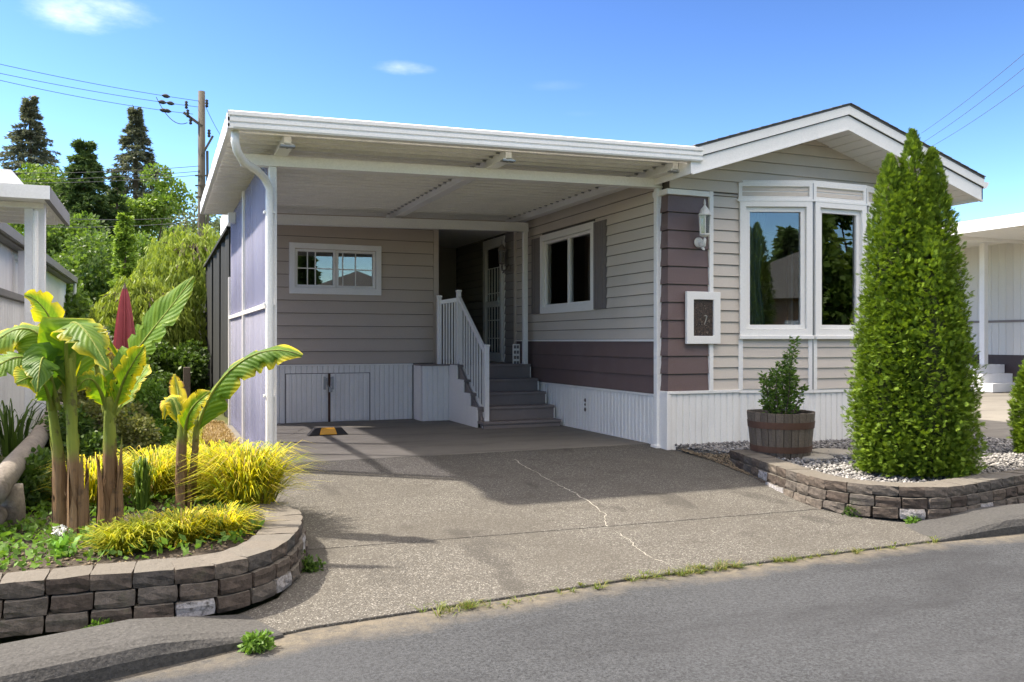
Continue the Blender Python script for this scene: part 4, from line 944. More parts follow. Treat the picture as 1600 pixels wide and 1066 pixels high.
banana_leaf(Cc, [LP(286,680), LP(284,640,.1), LP(278,610,.2), LP(272,585,.25)], .06, (.2,-.6,.5), .8, .3, .2, 15)
# golden grass mounds
def blades(n, R, H, spread, rg, k=5, w=.0058, lean=None):
    a = rg.uniform(0, 6.283, n); r0 = R*np.sqrt(rg.uniform(0,1,n))*.35; L = H*rg.uniform(.35,1.3,n); out = R*rg.uniform(.15,1.25,n)*spread
    t = np.linspace(0,1,k)[None,:]
    dx = np.cos(a)[:,None]; dy = np.sin(a)[:,None]
    rr = r0[:,None]+out[:,None]*t**1.3; z = L[:,None]*(1.9*t-1.15*t**2.4)
    P = np.stack([dx*rr, dy*rr, z], -1)+rg.normal(0,.03*R/.35,(n,1,3))*np.array([1,1,0])+rg.normal(0,.06*R,(n,1,3))*np.array([1,1,.6])*(t**2)[...,None]
    s = np.stack([-np.sin(a+rg.normal(0,.5,n)), np.cos(a+rg.normal(0,.5,n)), np.zeros(n)], -1)[:,None,:]*(w*(1-t**2*.92))[...,None]
    return np.stack([P-s, P+s], 2)
m_gold = foliage('golden_grass', [(.08,.15,.02),(.2,.27,.03),(.45,.46,.03),(.6,.54,.03),(.66,.58,.05),(.42,.32,.14)], .45, .5)
m_grn = foliage('grass_green', [(.06,.12,.02),(.1,.18,.03),(.16,.24,.04)], .35)
m_goldgreen = foliage('gold_green_grass', [(.16,.22,.02),(.3,.33,.03),(.45,.42,.04)], .4)
tufts = [(385,792,.4,.42,1700,m_gold,'large golden grass mound overhanging the driveway edge'),(330,778,.36,.4,1400,m_gold,'golden grass mound right of the short banana plant'),(245,778,.36,.36,1400,m_gold,'golden grass mound left of the short banana plant'),
         (148,795,.28,.36,1000,m_gold,'golden grass mound between the two left banana plants'),(345,838,.24,.17,800,m_gold,'low golden grass clump at the bend of the block wall'),
         (285,848,.24,.18,800,m_gold,'low golden grass clump in the middle along the block wall'),(190,866,.2,.17,600,m_goldgreen,'yellow green grass clump beside the middle banana stalk'),(235,858,.22,.18,650,m_goldgreen,'yellow green grass clump left of the low golden clumps')]
for px, py, R, H, n, mt, lab in tufts:
    q = PZ(px, py, .0); o = strips_mesh('grass_mound', blades(n, R, H, 1.0, rng), mt, None, q); tag(o, lab, 'grass', 'golden grass mounds in the left bed')
q = PZ(222, 800, 0); o = strips_mesh('iris_clump', blades(160, .1, .38, .5, rng, w=.008), m_grn, None, q); tag(o, 'upright green blades between the golden grass mounds', 'plant')
q = PZ(102, 872, 0); o = strips_mesh('weed', blades(26, .1, .12, 1.2, rng, w=.014), foliage('weed_green', [(.1,.25,.04),(.15,.33,.06)], .35), None, q); tag(o, 'bright green broad-leaved weed at the foot of the left banana plant', 'weed')
# cover of leaves in the bed and weeds
def leaf_blob(cx, cy, z0, rx, ry, h, n, L, Wd, rg=rng, clumps=14):
    th = rg.uniform(0,6.28,clumps); ph = np.arccos(rg.uniform(-.15,1,clumps)); rr = rg.uniform(.45,.85,clumps)
    C = np.stack([rx*rr*np.sin(ph)*np.cos(th), ry*rr*np.sin(ph)*np.sin(th), h*(.12+.72*rr*np.maximum(np.cos(ph),0))], -1)
    k = rg.integers(0, clumps, n); v = unit(rg.normal(size=(n,3))); rad_ = min(rx,ry,h)*.42*rg.uniform(.5,1.05,n)**.5
    P = C[k]+v*rad_[:,None]; P[:,2] = np.maximum(P[:,2], .01)+0
    D = unit(v+rg.normal(0,.55,(n,3))+np.array([0,0,-.15]))
    return leaves(P, D, rg.uniform(.6,1.2,n)*L, rg.uniform(.7,1.2,n)*Wd, rg), C
def shrub(cx, cy, z0, rx, ry, h, n, L, Wd, mat, label, group=None, cat='shrub', name='shrub'):
    s = thing(name, (cx,cy,z0), label, cat, group); V, C = leaf_blob(cx, cy, z0, rx, ry, h, n, L, Wd)
    b = MB()
    for c in C[:7]: b.tube([Vector((cx,cy,z0)), Vector((cx+c[0]*.5,cy+c[1]*.5,z0+c[2]*.6)), Vector((cx+c[0],cy+c[1],z0+c[2]))], [.02*h,.014*h,.005*h], 5)
    b.build('branches', m_bark, s); quads_mesh('foliage', V, mat, s); return s
m_bark = plain('bark', (.11,.085,.065), .95, .35, 9, 0, .9, 40, stretch=(4,4,.7), fine=.2)
m_sh1 = foliage('hedge_leaf', [(.035,.075,.016),(.055,.11,.02),(.09,.16,.03)], .3)
m_sh2 = foliage('olive_leaf', [(.07,.09,.025),(.12,.14,.04),(.17,.18,.06)], .3)
m_sh3 = foliage('bright_leaf', [(.07,.15,.02),(.1,.21,.03),(.15,.27,.05)], .35)
m_sh4 = foliage('grey_leaf', [(.2,.23,.19),(.3,.33,.28),(.38,.4,.34)], .25)
m_sh5 = foliage('gold_leaf', [(.2,.16,.03),(.32,.26,.05),(.4,.33,.08)], .3)
m_sh6 = foliage('purple_leaf', [(.05,.02,.025),(.09,.03,.04),(.13,.05,.05)], .25)
for px, py, z, rx, ry, h, n, L, W_, mt, lab in [
    (70,790,0,.38,.5,.55,5200,.05,.018,m_sh1,'dark low shrub under the log rail'),
    (165,735,0,.5,.6,.95,9000,.05,.017,m_sh2,'olive green shrub behind the left banana stalks'),
    (120,745,0,.4,.5,.8,6000,.05,.017,m_sh1,'dark green shrub between log rail and banana stalks'),
    (205,705,0,.45,.7,.95,8500,.06,.022,m_sh3,'bright green shrub bordering the grass path'),
    (232,655,0,.5,.9,1.0,8000,.07,.026,m_sh1,'mid green shrub farther along the grass path'),
    (150,670,0,.7,.8,1.25,8000,.07,.024,m_sh2,'olive shrub in front of the white neighbour fence'),
    (255,628,0,.6,1.0,1.35,6000,.09,.03,m_sh1,'dark shrub left of the stone-faced shed'),
    (215,635,0,.9,1.2,1.9,9000,.1,.035,m_sh1,'tall dark shrub below the closed red umbrella')]:
    q = PZ(px, py, z); shrub(q.x, q.y, z, rx, ry, h, n, L, W_, mt, lab, 'shrubs along the grass path')
for (x, y, h, lab, mt) in ((.42,-1.75,.08,'small weed at the low end of the right block wall',m_sh3),(-.16,-3.28,.12,'weed growing from a joint in the right block wall',m_sh1),(.1,-3.62,.07,'bright weed at the foot of the right block wall',m_sh3),
                           (-5.75,-3.98,.1,'green weed at the foot of the left block wall',m_sh3),(-4.62,-3.25,.12,'weed in a joint at the bend of the left block wall',m_sh1),(-5.05,-4.42,.1,'weed in the gutter at the tapered end of the left kerb',m_sh3)):
    V, C = leaf_blob(x, y, 0, h*.8, h*.6, h, 420, .035, .009, clumps=26); o = quads_mesh('weed', V, mt, None, loc=(x,y,zg(y)-.01)); tag(o, lab, 'weed')
# low ground cover, litter and small white flowers in the bed
P_ = []; 
poly = [(-7.3,-3.6),(-6.2,-3.55),(-5.4,-3.6),(-5.05,-3.45),(-4.9,-3.1),(-4.88,-2.4),(-5.2,-1.6),(-5.2,-.4),(-7.3,-.4)]
n = 9000; x = rng.uniform(-7.3,-4.85,n); y = rng.uniform(-3.6,-.4,n); k = inside(x,y,poly) & (rng.uniform(0,1,n) < .25+.75*((np.sin(x*3.1+1)*np.sin(y*2.7))**2) + .5*(x < -6.2)); x, y = x[k], y[k]
a = rng.uniform(0,6.28,len(x)); D = np.stack([np.cos(a),np.sin(a),rng.uniform(.1,1.2,len(x))],-1)
tag(quads_mesh('ground_cover', leaves(np.stack([x,y,rng.uniform(.012,.08,len(x))],-1), D, rng.uniform(.03,.07,len(x)), rng.uniform(.008,.02,len(x))), m_sh3), 'low green ground cover on the soil of the banana bed', 'ground cover', None, 'stuff')
pebbles('bark_litter', poly, 2600, .008, .022, m_dirt, .004, 'brown bark and leaf litter on the soil of the banana bed', 'litter')
m_flower = plain('white_petals', (.75,.75,.7), .6)
for px, py, lab in ((250,838,'white flower cluster among the low golden grass'),(92,838,'white flower cluster at the foot of the left banana stalks')):
    q = PZ(px, py, .06); V, C = leaf_blob(0,0,0,.05,.05,.06,90,.02,.009); tag(quads_mesh('flower_cluster', V, m_flower, None, loc=q), lab, 'flower')
# grass tufts along the driveway foot
Vs = []
for k in range(330):
    t = random.random()**.9; x = -4.3+4.2*t; y = -4.06-.0*(x)-(.05 if x < -3 else 0)-max(0,(-2.7-x))*.07
    if random.random() > .1+.8*max(0,math.sin(x*5.1)*math.sin(x*2.3+1))+.35*math.exp(-((x+2.4)/.6)**2): continue
    n = random.randint(6,26); v = blades(n, random.uniform(.03,.08), random.uniform(.015,.045), 1.3, rng, k=3, w=.0025); v += np.array([x+random.gauss(0,.02), y+random.gauss(0,.025), zg(y)-.012]); Vs.append(v)
m_verge = foliage('verge_grass', [(.05,.09,.015),(.09,.14,.025),(.14,.18,.035),(.2,.16,.07),(.11,.17,.03)], .35)
tag(strips_mesh('roadside_grass', np.concatenate(Vs), m_verge), 'thin grass growing in the gap between driveway and road', 'grass', None, 'stuff')
# lawn path and dry patch
def lawn(name, poly, n, H, mat, label, z=0., w=.003):
    P = np.array(poly); x = rng.uniform(P[:,0].min(),P[:,0].max(),n*2); y = rng.uniform(P[:,1].min(),P[:,1].max(),n*2); k = inside(x,y,poly); x, y = x[k][:n], y[k][:n]
    v = blades(len(x), .03, H, 1.4, rng, k=3, w=w); v += np.stack([x,y,np.full(len(x),z)],-1)[:,None,None,:]; return tag(strips_mesh(name, v, mat), label, 'grass', None, 'stuff')
lawn('path_grass', [(-5.5,-.6),(-4.85,-.6),(-4.85,9),(-5.3,14),(-6.2,14),(-5.5,5)], 26000, .045, m_goldgreen, 'mown grass path running beside the carport', -.03)
m_straw = foliage('dry_straw', [(.22,.14,.05),(.34,.23,.09),(.45,.33,.15)], .2)
lawn('dry_grass', [(-4.95,-.9),(-4.58,-.9),(-4.58,5.2),(-4.8,5.5),(-4.98,3)], 14000, .05, m_straw, 'dry straw-coloured grass along the side panels', -.02)
# ---------------------------------------------------------------- tall cedars on the right
def cedar_mat():
    t = NT('cedar_spray'); f = t.math('ADD', t.math('MULTIPLY', t.noise(17, 4, .65), .88), t.math('MULTIPLY', t.pos.outputs['Random Per Island'], .12))
    f = t.math('ADD', t.math('MULTIPLY', f, .8), t.math('MULTIPLY', t.noise(4, 3, .6), .3))
    c = t.ramp(f, [(.32, (.045,.085,.012)), (.48, (.09,.155,.018)), (.6, (.15,.235,.026)), (.76, (.24,.33,.04))])
    br_ = t.rampv(t.noise(7, 4, .7), .68, .76); c = t.mix(t.math('MULTIPLY', br_, .6), c, (.16,.13,.04))
    p_ = t.pbr(c, .6, None, .2); tr = t.n('ShaderNodeBsdfTranslucent', {'Color': t.mix(1., c, (1.3,1.3,.7), 'MULTIPLY')}).outputs[0]
    return t.done(t.n('ShaderNodeMixShader', {0: .3, 1: p_, 2: tr}).outputs[0])
m_cedar = cedar_mat()
def cedar_cols(root_loc, cols, nspray, rg, zmin=.03):
    PP = []; DD = []; NN = []; tot = sum(c[4]*c[3] for c in cols)
    for (cx, cy, z1, R, wgt) in [(c[0],c[1],c[2],c[3],c[4]) for c in cols]:
        n = int(nspray*wgt*R/tot); t = rg.uniform(0,1,n)**1.25; z = zmin+t*z1
        prof = R*np.minimum(1, .84+.9*t)*np.maximum(0,(1-t**3.4))**.8
        a = rg.uniform(0,6.283,n); lump = 1+.06*np.sin(a*5+z*6)+.05*np.sin(a*3-z*9)+.1*np.sin(a*9+5*np.sin(z*5))*np.sin(z*22+3*np.sin(a*4))+rg.normal(0,.05,n)
        r = prof*lump*rg.uniform(.72,1.05,n)
        PP.append(np.stack([cx+r*np.cos(a), cy+r*np.sin(a), z], -1)); out = np.stack([np.cos(a),np.sin(a),np.zeros(n)],-1)
        DD.append(unit(out*rg.uniform(.35,1.0,(n,1))+np.array([0,0,1])*rg.uniform(-.25,1.0,(n,1))+rg.normal(0,.22,(n,3))+np.array([0,0,1.6])*(t[:,None]**6)))
        tw = a+rg.normal(1.57,.7,n); NN.append(np.stack([np.cos(tw),np.sin(tw),rg.normal(0,.35,n)],-1))
    return np.concatenate(PP), np.concatenate(DD), np.concatenate(NN)
def cedar_tree(name, loc, cols, nspray, label, size=.1):
    T = thing(name, loc, label, 'cedar'); P, D, S = cedar_cols(loc, cols, nspray, rng)
    D = unit(D); S = unit(S-D*(S*D).sum(-1,keepdims=True)); n = len(P); L = size*rng.uniform(.7,1.3,n); V = []
    for f, sgn, ln in ((0,0,1.0),(.08,1,.6),(.16,-1,.6),(.28,1,.52),(.36,-1,.5),(.5,1,.38),(.58,-1,.36),(.72,1,.24)):
        b0 = P+D*(L*f)[:,None]; dd = unit(D*.85+S*(sgn*.62)+rng.normal(0,.06,(n,3))) if sgn else D
        N_ = np.cross(D, S); side = unit(np.cross(dd, N_)); ll = (L*ln)[:,None]; w = ll*.05+.0018
        V.append(np.stack([b0, b0+dd*ll*.5+side*w, b0+dd*ll, b0+dd*ll*.5-side*w], 1))
    # one island per spray would need joined faces; leaflets vary singly
    quads_mesh('foliage', np.concatenate(V), m_cedar, T)
    for c in cols[:3]: MB().tube([Vector(loc)+Vector((c[0],c[1],0)), Vector(loc)+Vector((c[0],c[1],c[2]*.5)), Vector(loc)+Vector((c[0],c[1],c[2]*.93))], [.06,.04,.008], 7).build('trunk', m_bark, T)
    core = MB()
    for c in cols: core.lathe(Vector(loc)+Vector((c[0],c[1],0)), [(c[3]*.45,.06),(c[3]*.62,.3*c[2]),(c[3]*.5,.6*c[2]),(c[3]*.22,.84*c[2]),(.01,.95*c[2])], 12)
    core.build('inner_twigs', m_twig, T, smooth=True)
    return T
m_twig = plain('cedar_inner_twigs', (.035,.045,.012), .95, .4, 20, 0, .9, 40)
cedar_tree('cedar_tree', (.95,-2.8,.02), [(-0.16, 0.06, 2.9, 0.27, 1.3), (0.03, -0.02, 3.13, 0.25, 1.3), (0.21, -0.08, 2.96, 0.26, 1.3), (-0.08, 0.0, 2.76, 0.33, 1.0), (0.15, -0.1, 2.74, 0.33, 1.0), (-0.17, -0.02, 1.9, 0.35, 1.1), (0.2, -0.12, 1.8, 0.36, 1.1), (-0.01, -0.2, 2.2, 0.35, 1.1), (0.02, 0.25, 2.3, 0.34, 0.3)], 62000, 'tall columnar green cedar with forked top in front of the bay window', .058)
q = PZ(1624,712,0); cedar_tree('cedar_tree', (q.x,q.y,0), [(0,0,1.15,.23,1)], 7000, 'smaller cedar cut off by the right edge of the picture', .065)
# ---------------------------------------------------------------- background trees
def conifer(name, base, h, r, mat, label, nb=150, per=60, L=.34, Wd=.07, droop=.35, low=.1, group=None, power=.85, rg=rng):
    T = thing(name, base, label, 'conifer', group)
    MB().tube([Vector(base)+Vector((0,0,-.3)), Vector(base)+Vector((0,0,h*.5)), Vector(base)+Vector((0,0,h*.98))], [.022*h,.013*h,.003*h], 7).build('trunk', m_bark, T)
    t = np.sort(rg.uniform(0,1,nb)); z = h*(low+(1-low)*t); bl = r*np.maximum(.05,(1-t))**power*rg.uniform(.6,1.18,nb)+.02*h*.3; a = rg.uniform(0,6.283,nb)
    k = np.repeat(np.arange(nb), per); s = rg.uniform(.08,1,nb*per)**.7; out = np.stack([np.cos(a),np.sin(a),np.zeros(nb)],-1)
    d = s*bl[k]; P = out[k]*d[:,None]; P[:,2] = z[k]-droop*d*(.4+s)+.12*bl[k]*s**3
    lat = np.stack([-np.sin(a),np.cos(a),np.zeros(nb)],-1)[k]; sd_ = rg.uniform(-1,1,nb*per); P += lat*(sd_*(1.05-s)*bl[k]*.28)[:,None]
    D = unit(out[k]*.7+lat*(sd_*.9)[:,None]+np.array([0,0,-.25])+rg.normal(0,.35,(nb*per,3)))
    quads_mesh('crown', leaves(P, D, L*rg.uniform(.6,1.2,len(P)), Wd*rg.uniform(.7,1.3,len(P)), rg), mat, T)
    return T
def broadleaf(name, base, h, r, mat, label, n=12000, L=.2, Wd=.07, z0=.2, clumps=26, group=None, rg=rng, rz_=None, spread=.42):
    T = thing(name, base, label, 'tree', group); ch = h*(1-z0); c0 = h*z0+ch*.5; v = unit(rg.normal(size=(clumps,3)))*rg.uniform(.3,.95,(clumps,1))**.6
    C = v*np.array([r,r,ch*.5])+np.array([0,0,c0]); k = rg.integers(0,clumps,n); cr = r*spread*rg.uniform(.55,1.2,clumps)
    u = unit(rg.normal(size=(n,3))); P = C[k]+u*(cr[k]*rg.uniform(.25,1.05,n)**.5)[:,None]*np.array([1,1,.8])
    quads_mesh('crown', leaves(P, unit(u+rg.normal(0,.8,(n,3))+np.array([0,0,-.1])), L*rg.uniform(.6,1.25,n), Wd*rg.uniform(.7,1.2,n), rg), mat, T)
    B = Vector(base); b = MB(); b.tube([B+Vector((0,0,-.3)), B+Vector((0,0,h*.3)), B+Vector((.1*r,0,h*.8))], [.022*h,.016*h,.004*h], 7)
    b.build('trunk', m_bark, T); lb = MB()
    for c in C[:12]: lb.tube([B+Vector((0,0,h*z0*random.uniform(.6,1.1))), B+Vector((c[0]*.5,c[1]*.5,(h*z0+c[2])/2)), B+Vector(c)], [.01*h,.006*h,.002*h], 5)
    lb.build('limbs', m_bark, T); return T
m_fir = foliage('grey_fir', [(.07,.09,.065),(.11,.13,.1),(.17,.19,.145)], .3)
m_spruce = foliage('dark_spruce', [(.04,.08,.028),(.07,.125,.04),(.11,.18,.06)], .3)
m_lime = foliage('lime_cypress', [(.13,.22,.03),(.2,.32,.05),(.27,.4,.07)], .3)
m_dec = foliage('light_deciduous', [(.07,.14,.02),(.12,.21,.035),(.18,.28,.05)], .35)
m_dec2 = foliage('mid_deciduous', [(.05,.1,.018),(.085,.155,.03),(.13,.22,.045)], .4)
m_wisp = foliage('wispy_grey_green', [(.08,.12,.06),(.13,.18,.1),(.2,.25,.15)], .3)
m_willow = foliage('willow_leaf', [(.15,.22,.03),(.22,.3,.05),(.3,.37,.08)], .38)
def at_ground(px, t): q = PD(px, 533, t); q.z = 0; return q
def top_h(py, t): return CAM.z+(533-py)/FPX*t
G = 'trees behind the gardens'
conifer('fir_tree', at_ground(47,46), top_h(150,46), 5.0, m_fir, 'tall sparse grey fir at the far left edge of the sky', 420, 85, .26, .03, .22, .3, G, 1.15)
conifer('fir_tree', at_ground(212,46), top_h(166,46), 4.2, m_fir, 'tall sparse grey fir left of the utility pole', 380, 85, .26, .03, .22, .3, G, 1.15)
conifer('spruce_tree', at_ground(132,34), top_h(218,34), 3.1, m_spruce, 'dense dark spruce between the two grey firs', 480, 95, .24, .034, .3, .1, G)
conifer('spruce_tree', at_ground(183,34), top_h(272,34), 1.0, m_spruce, 'narrow dark spruce in front of the right grey fir', 130, 110, .22, .035, .35, .1, G)
broadleaf('deciduous_tree', at_ground(75,39), top_h(245,39), 2.0, m_dec, 'light green leafy tree between the left fir and the spruce', 14000, .17, .065, .3, 34, G)
broadleaf('deciduous_tree', at_ground(225,39), top_h(248,39), 1.9, m_dec, 'light green leafy tree below the right grey fir', 14000, .17, .065, .2, 34, G)
broadleaf('deciduous_tree', at_ground(20,42), top_h(320,42), 2.4, m_dec2, 'mid green tree behind the white neighbour roof', 8000, .26, .1, .2, 24, G)
broadleaf('deciduous_tree', at_ground(285,44), top_h(288,44), 1.7, m_wisp, 'wispy pale tree just left of the utility pole', 3600, .24, .07, .3, 18, G, spread=.5)
broadleaf('deciduous_tree', at_ground(330,44), top_h(295,44), 1.5, m_wisp, 'wispy pale tree behind the carport eave', 3200, .24, .07, .3, 18, G, spread=.5)
broadleaf('bushy_tree', at_ground(100,27), top_h(345,27), 1.7, m_dec2, 'bushy green tree above the neighbour gutter', 15000, .15, .055, .05, 36, G)
broadleaf('bushy_tree', at_ground(165,25), top_h(358,25), 1.55, m_dec2, 'rounded dark green tree left of the lime cypress', 15000, .14, .05, .05, 36, G)
broadleaf('bushy_tree', at_ground(240,27), top_h(352,27), 1.5, m_dec, 'yellow green bushy tree behind the willow', 13000, .15, .05, .05, 34, G)
conifer('cypress_tree', at_ground(195,21), top_h(338,21), .34, m_lime, 'slim lime green cypress beside the willow', 160, 60, .14, .035, -.6, .1, G, .5)
broadleaf('bushy_tree', at_ground(60,22), top_h(430,22), 1.3, m_dec2, 'dark shrubby tree behind the white neighbour wall', 7000, .16, .06, .05, 22, G)
broadleaf('bushy_tree', at_ground(-60,30), top_h(330,30), 2.4, m_dec2, 'broad dark tree behind the neighbour carport', 8000, .22, .08, .1, 24, G)
# weeping willow
def willow(base, h, r, label):
    T = thing('willow_tree', base, label, 'willow', G); B = Vector(base)
    MB().tube([B+Vector((0,0,-.2)), B+Vector((.1,0,h*.4)), B+Vector((0,0,h*.75))], [.16,.12,.05], 8).build('trunk', m_bark, T)
    V = []; n = 900; a = rng.uniform(0,6.283,n); rr = r*np.sqrt(rng.uniform(.02,1,n)); z1 = h*(1-.38*(rr/r)**2)*rng.uniform(.86,1.02,n); Ls = rng.uniform(.3,.75,n)*h
    lb = MB()
    for i in range(0, n, 30):
        e = Vector((rr[i]*math.cos(a[i]), rr[i]*math.sin(a[i]), z1[i])); lb.tube([B+Vector((0,0,h*.55)), B+Vector((e.x*.5,e.y*.5,h*.85)), B+e], [.05,.03,.01], 5)
    lb.build('limbs', m_bark, T)
    per = 46; k = np.repeat(np.arange(n), per); s = rng.uniform(0,1,n*per); out = np.stack([np.cos(a),np.sin(a),np.zeros(n)],-1)[k]
    P = out*(rr[k]+.16*np.sqrt(s)*r*.8)[:,None]; P[:,2] = np.maximum(.1, z1[k]+.04*h*np.sin(np.minimum(s*6,3.14))-s*Ls[k]); P += rng.normal(0,.025,P.shape)
    D = unit(np.array([0,0,-1.])+rng.normal(0,.33,P.shape))
    quads_mesh('crown', leaves(P, D, rng.uniform(.1,.2,len(P)), rng.uniform(.012,.022,len(P))), m_willow, T); return T
willow(at_ground(300,20.5), top_h(345,20.5), 1.45, 'yellow green weeping willow beside the carport')
willow(at_ground(222,18.5), top_h(425,18.5), 1.05, 'lower weeping willow above the closed red umbrella')
for px, t, py, r, mt, lab, n in ((135,15.5,466,.6,m_sh4,'silver grey shrub above the banana leaves',5000),(172,14.5,482,.45,m_sh5,'golden leaved shrub left of the red umbrella',3600),(204,13.5,520,.3,m_sh6,'dark purple shrub at the foot of the red umbrella',2600),(90,15,500,.6,m_sh1,'dark shrub at the corner of the neighbour wall',4000),(270,17,500,.7,m_sh1,'dark green shrub between umbrella and shed',6000)):
    q = at_ground(px, t); shrub(q.x, q.y, 0, r, r, top_h(py, t), n, .1, .035, mt, lab, 'shrubs along the grass path')
# ---------------------------------------------------------------- umbrella, shed, dark screen
m_red = plain('faded_red_canvas', (.42,.1,.12), .8, .2, 6, 0, .3, 60)
q = at_ground(195,14.2); um = thing('patio_umbrella', q, 'closed faded red patio umbrella among the garden shrubs', 'umbrella')
MB().tube([q, q+Z*top_h(452,14.2)], .02, 8).build('pole', m_stave, um)
zt = top_h(450,14.2); zb = top_h(545,14.2)
for k in range(8):
    a = 2*math.pi*k/8; vs = []
    for t in (0,.15,.5,.85,1): 
        r = .025+.115*t**.7; z = zt-(zt-zb)*t
        for s in (-.42,0,.42): vs.append((q.x+r*(1.35 if s == 0 else .5)*math.cos(a+s), q.y+r*(1.35 if s == 0 else .5)*math.sin(a+s), z))
    MB().add(vs, [(i*3+j,i*3+j+1,(i+1)*3+j+1,(i+1)*3+j) for i in range(4) for j in range(2)]).build('canopy_fold', m_red, um)
MB().lathe(q+Z*zt, [(.035,-.02),(.02,.03),(.004,.09)], 8).build('finial', m_stave, um)
m_nmortar = plain('pale_mortar', (.4,.39,.37), .9)
m_stonewall = plain('pale_brick', (.55,.53,.5), .9, .12, 5, .12, .4, 70)
q0 = PD(300,600,21); q1 = PD(331,600,19.6); q0.z = q1.z = 0; u = (q1-q0).normalized(); n = Vector((u.y,-u.x,0)); L = (q1-q0).length
sh = thing('garden_shed', (q0+q1)/2, 'pale brick-faced shed with a grey roof edge beside the dark screen', 'shed')
sw = MB().wbox(q0, u, n, 0, L+.5, -1.5, 0, 0, 1.92).build('wall', m_nmortar, sh)
bh = .125
for r in range(15):
    x = -.0 if r % 2 else -.16
    while x < L+.3:
        a0, a1 = max(0,x), min(L+.35,x+.32)
        if a1-a0 > .04: MB().wbox(q0, u, n, a0+.004, a1-.004, 0, .015, r*bh+.004, (r+1)*bh-.004).build('brick', m_stonewall, sw)
        x += .32
MB().wbox(q0, u, n, -.12, L+.5, -1.6, .14, 1.92, 2.06).build('roof', m_alu, sh); MB().wbox(q0, u, n, -.15, L+.5, .141, .19, 1.9, 2.1).build('roof_edge', m_white, sh)
m_screen = plain('dark_shade_cloth', (.008,.011,.01), .9, .2, 3, 0, .2, 90)
dsn = thing('shade_screen', (-4.52,5.6,0), 'dark shade cloth screen standing behind the lavender side panels', 'screen')
b = MB(); N = 24; vs = []
for i in range(N+1):
    y = 4.75+7.0*i/N; vs += [(-4.5+.02*math.sin(i*1.7),y,.05),(-4.5+.02*math.sin(i*1.7+.4),y,2.9)]
b.add(vs, [(2*i,2*i+2,2*i+3,2*i+1) for i in range(N)]); b.build('cloth', m_screen, dsn, smooth=True)
for y in (4.74,7.0,9.3,11.74): MB().box(-4.52,-4.46,y,y+.05,-.03,2.92).build('post', m_screen, dsn)
b = MB(); b.extrude([(-4.56,4.7,2.921),(-4.4,4.7,2.921),(-4.4,4.7,2.97),(-4.56,4.7,2.97)], (0,7.15,0)); b.build('cap_rail', m_screen, dsn)
q = at_ground(292,13); tag(MB().box(q.x-.05,q.x+.05,q.y-.05,q.y+.05,-.05,.85).build('wooden_post', m_stave, bev=.008), 'short weathered wooden post on the grass path', 'post')
# ---------------------------------------------------------------- utility pole and wires
m_pole = plain('creosote_pole', (.085,.075,.06), .9, .3, 3, 0, .5, 50, stretch=(5,5,.4)); m_wire = plain('wire', (.05,.05,.055), .6)
pb = at_ground(315,30); ph = top_h(143,30); up = thing('utility_pole', pb, 'grey wooden utility pole with cross arms and insulators behind the carport', 'pole')
MB().tube([pb+Z*-.2, pb+Z*ph], [.15,.115], 12).build('shaft', m_pole, up, smooth=True)
MB().tube([pb+RV*.22+Z*(ph-5), pb+RV*.2+Z*(ph-2.1)], .045, 8).build('conduit', m_pole, up)
MB().beam(pb-RV*.62+Z*(ph-.75), pb+RV*.05+Z*(ph-1.25)-FV*.12, .08, .09).build('brace', m_pole, up)
MB().beam(pb+RV*.05+Z*(ph-2.3)-FV*.14, pb+RV*.45+Z*(ph-1.6)-FV*.14, .05, .06).build('brace', m_pole, up)
for dx, dz in ((-.5,-.5),(-.35,-1.05),(-.45,-.8),(.22,-.45),(.3,-1.5)):
    c = pb+RV*dx+Z*(ph+dz)-FV*.1; MB().lathe(c, [(.03,-.14),(.06,-.1),(.035,-.05),(.065,0),(.035,.05),(.06,.1),(.02,.14)], 8).build('insulator', m_black, up, smooth=True)
for dz in (-3.0,-3.35,-3.75): MB().beam(pb-RV*.16+Z*(ph+dz)-FV*.17, pb+RV*.3+Z*(ph+dz)-FV*.17, .04, .05).build('bracket', m_pole, up)
MB().tube([pb+RV*.02+Z*(ph-1.)-FV*.16, pb+RV*.02+Z*(ph-1.6)-FV*.16], .13, 10).build('transformer', m_pole, up) if False else None
def wire(name, a, c, sag, label, r=.009, beads=(), group='overhead wires'):
    a = Vector(a); c = Vector(c); n = 24; pts = []
    for i in range(n): t = i/(n-1); p = a.lerp(c, t); p.z -= sag*4*t*(1-t); pts.append(p)
    W_ = thing(name, a, label, 'wire', group); MB().tube(pts, r, 5).build('strand', m_wire, W_)
    for t in beads:
        p = a.lerp(c, t); p.z -= sag*4*t*(1-t); d = (c-a).normalized()*.14; MB().tube([p-d,p-d*.3,p+d*.3,p+d], [.02,.07,.07,.02], 7).build('spacer', m_black, W_)
T0 = pb+Z*0
wire('power_line', T0+Z*(ph-.35), PD(-120,72,24), .12, 'uppermost power line running left from the utility pole', beads=(.155,))
wire('power_line', T0+Z*(ph-.55)-RV*.1, PD(-120,88,24), .12, 'middle power line running left from the utility pole', beads=(.125,.16))
wire('power_line', T0+Z*(ph-.8)-RV*.3, PD(-120,96,24.5), .16, 'lowest of the three power lines left of the utility pole', beads=(.115,.13))
wire('power_line', T0+Z*(ph-1.1)-RV*.5, T0+Z*(ph-.2)-RV*1.6, .35, 'short looping jumper wire at the head of the utility pole', r=.014)
wire('power_line', T0+Z*(ph-.55)+RV*.15, PD(345,212,33), .05, 'short wire running from the pole down behind the carport')
for k, (y0, y1) in enumerate(((262,257),(270,268),(276,274))):
    wire('phone_line', T0+Z*top_h(y0-1,30)-FV*.17, PD(-150,y1+4,36), .25, ('upper','middle','lower')[k]+' phone line crossing in front of the firs', r=.011)
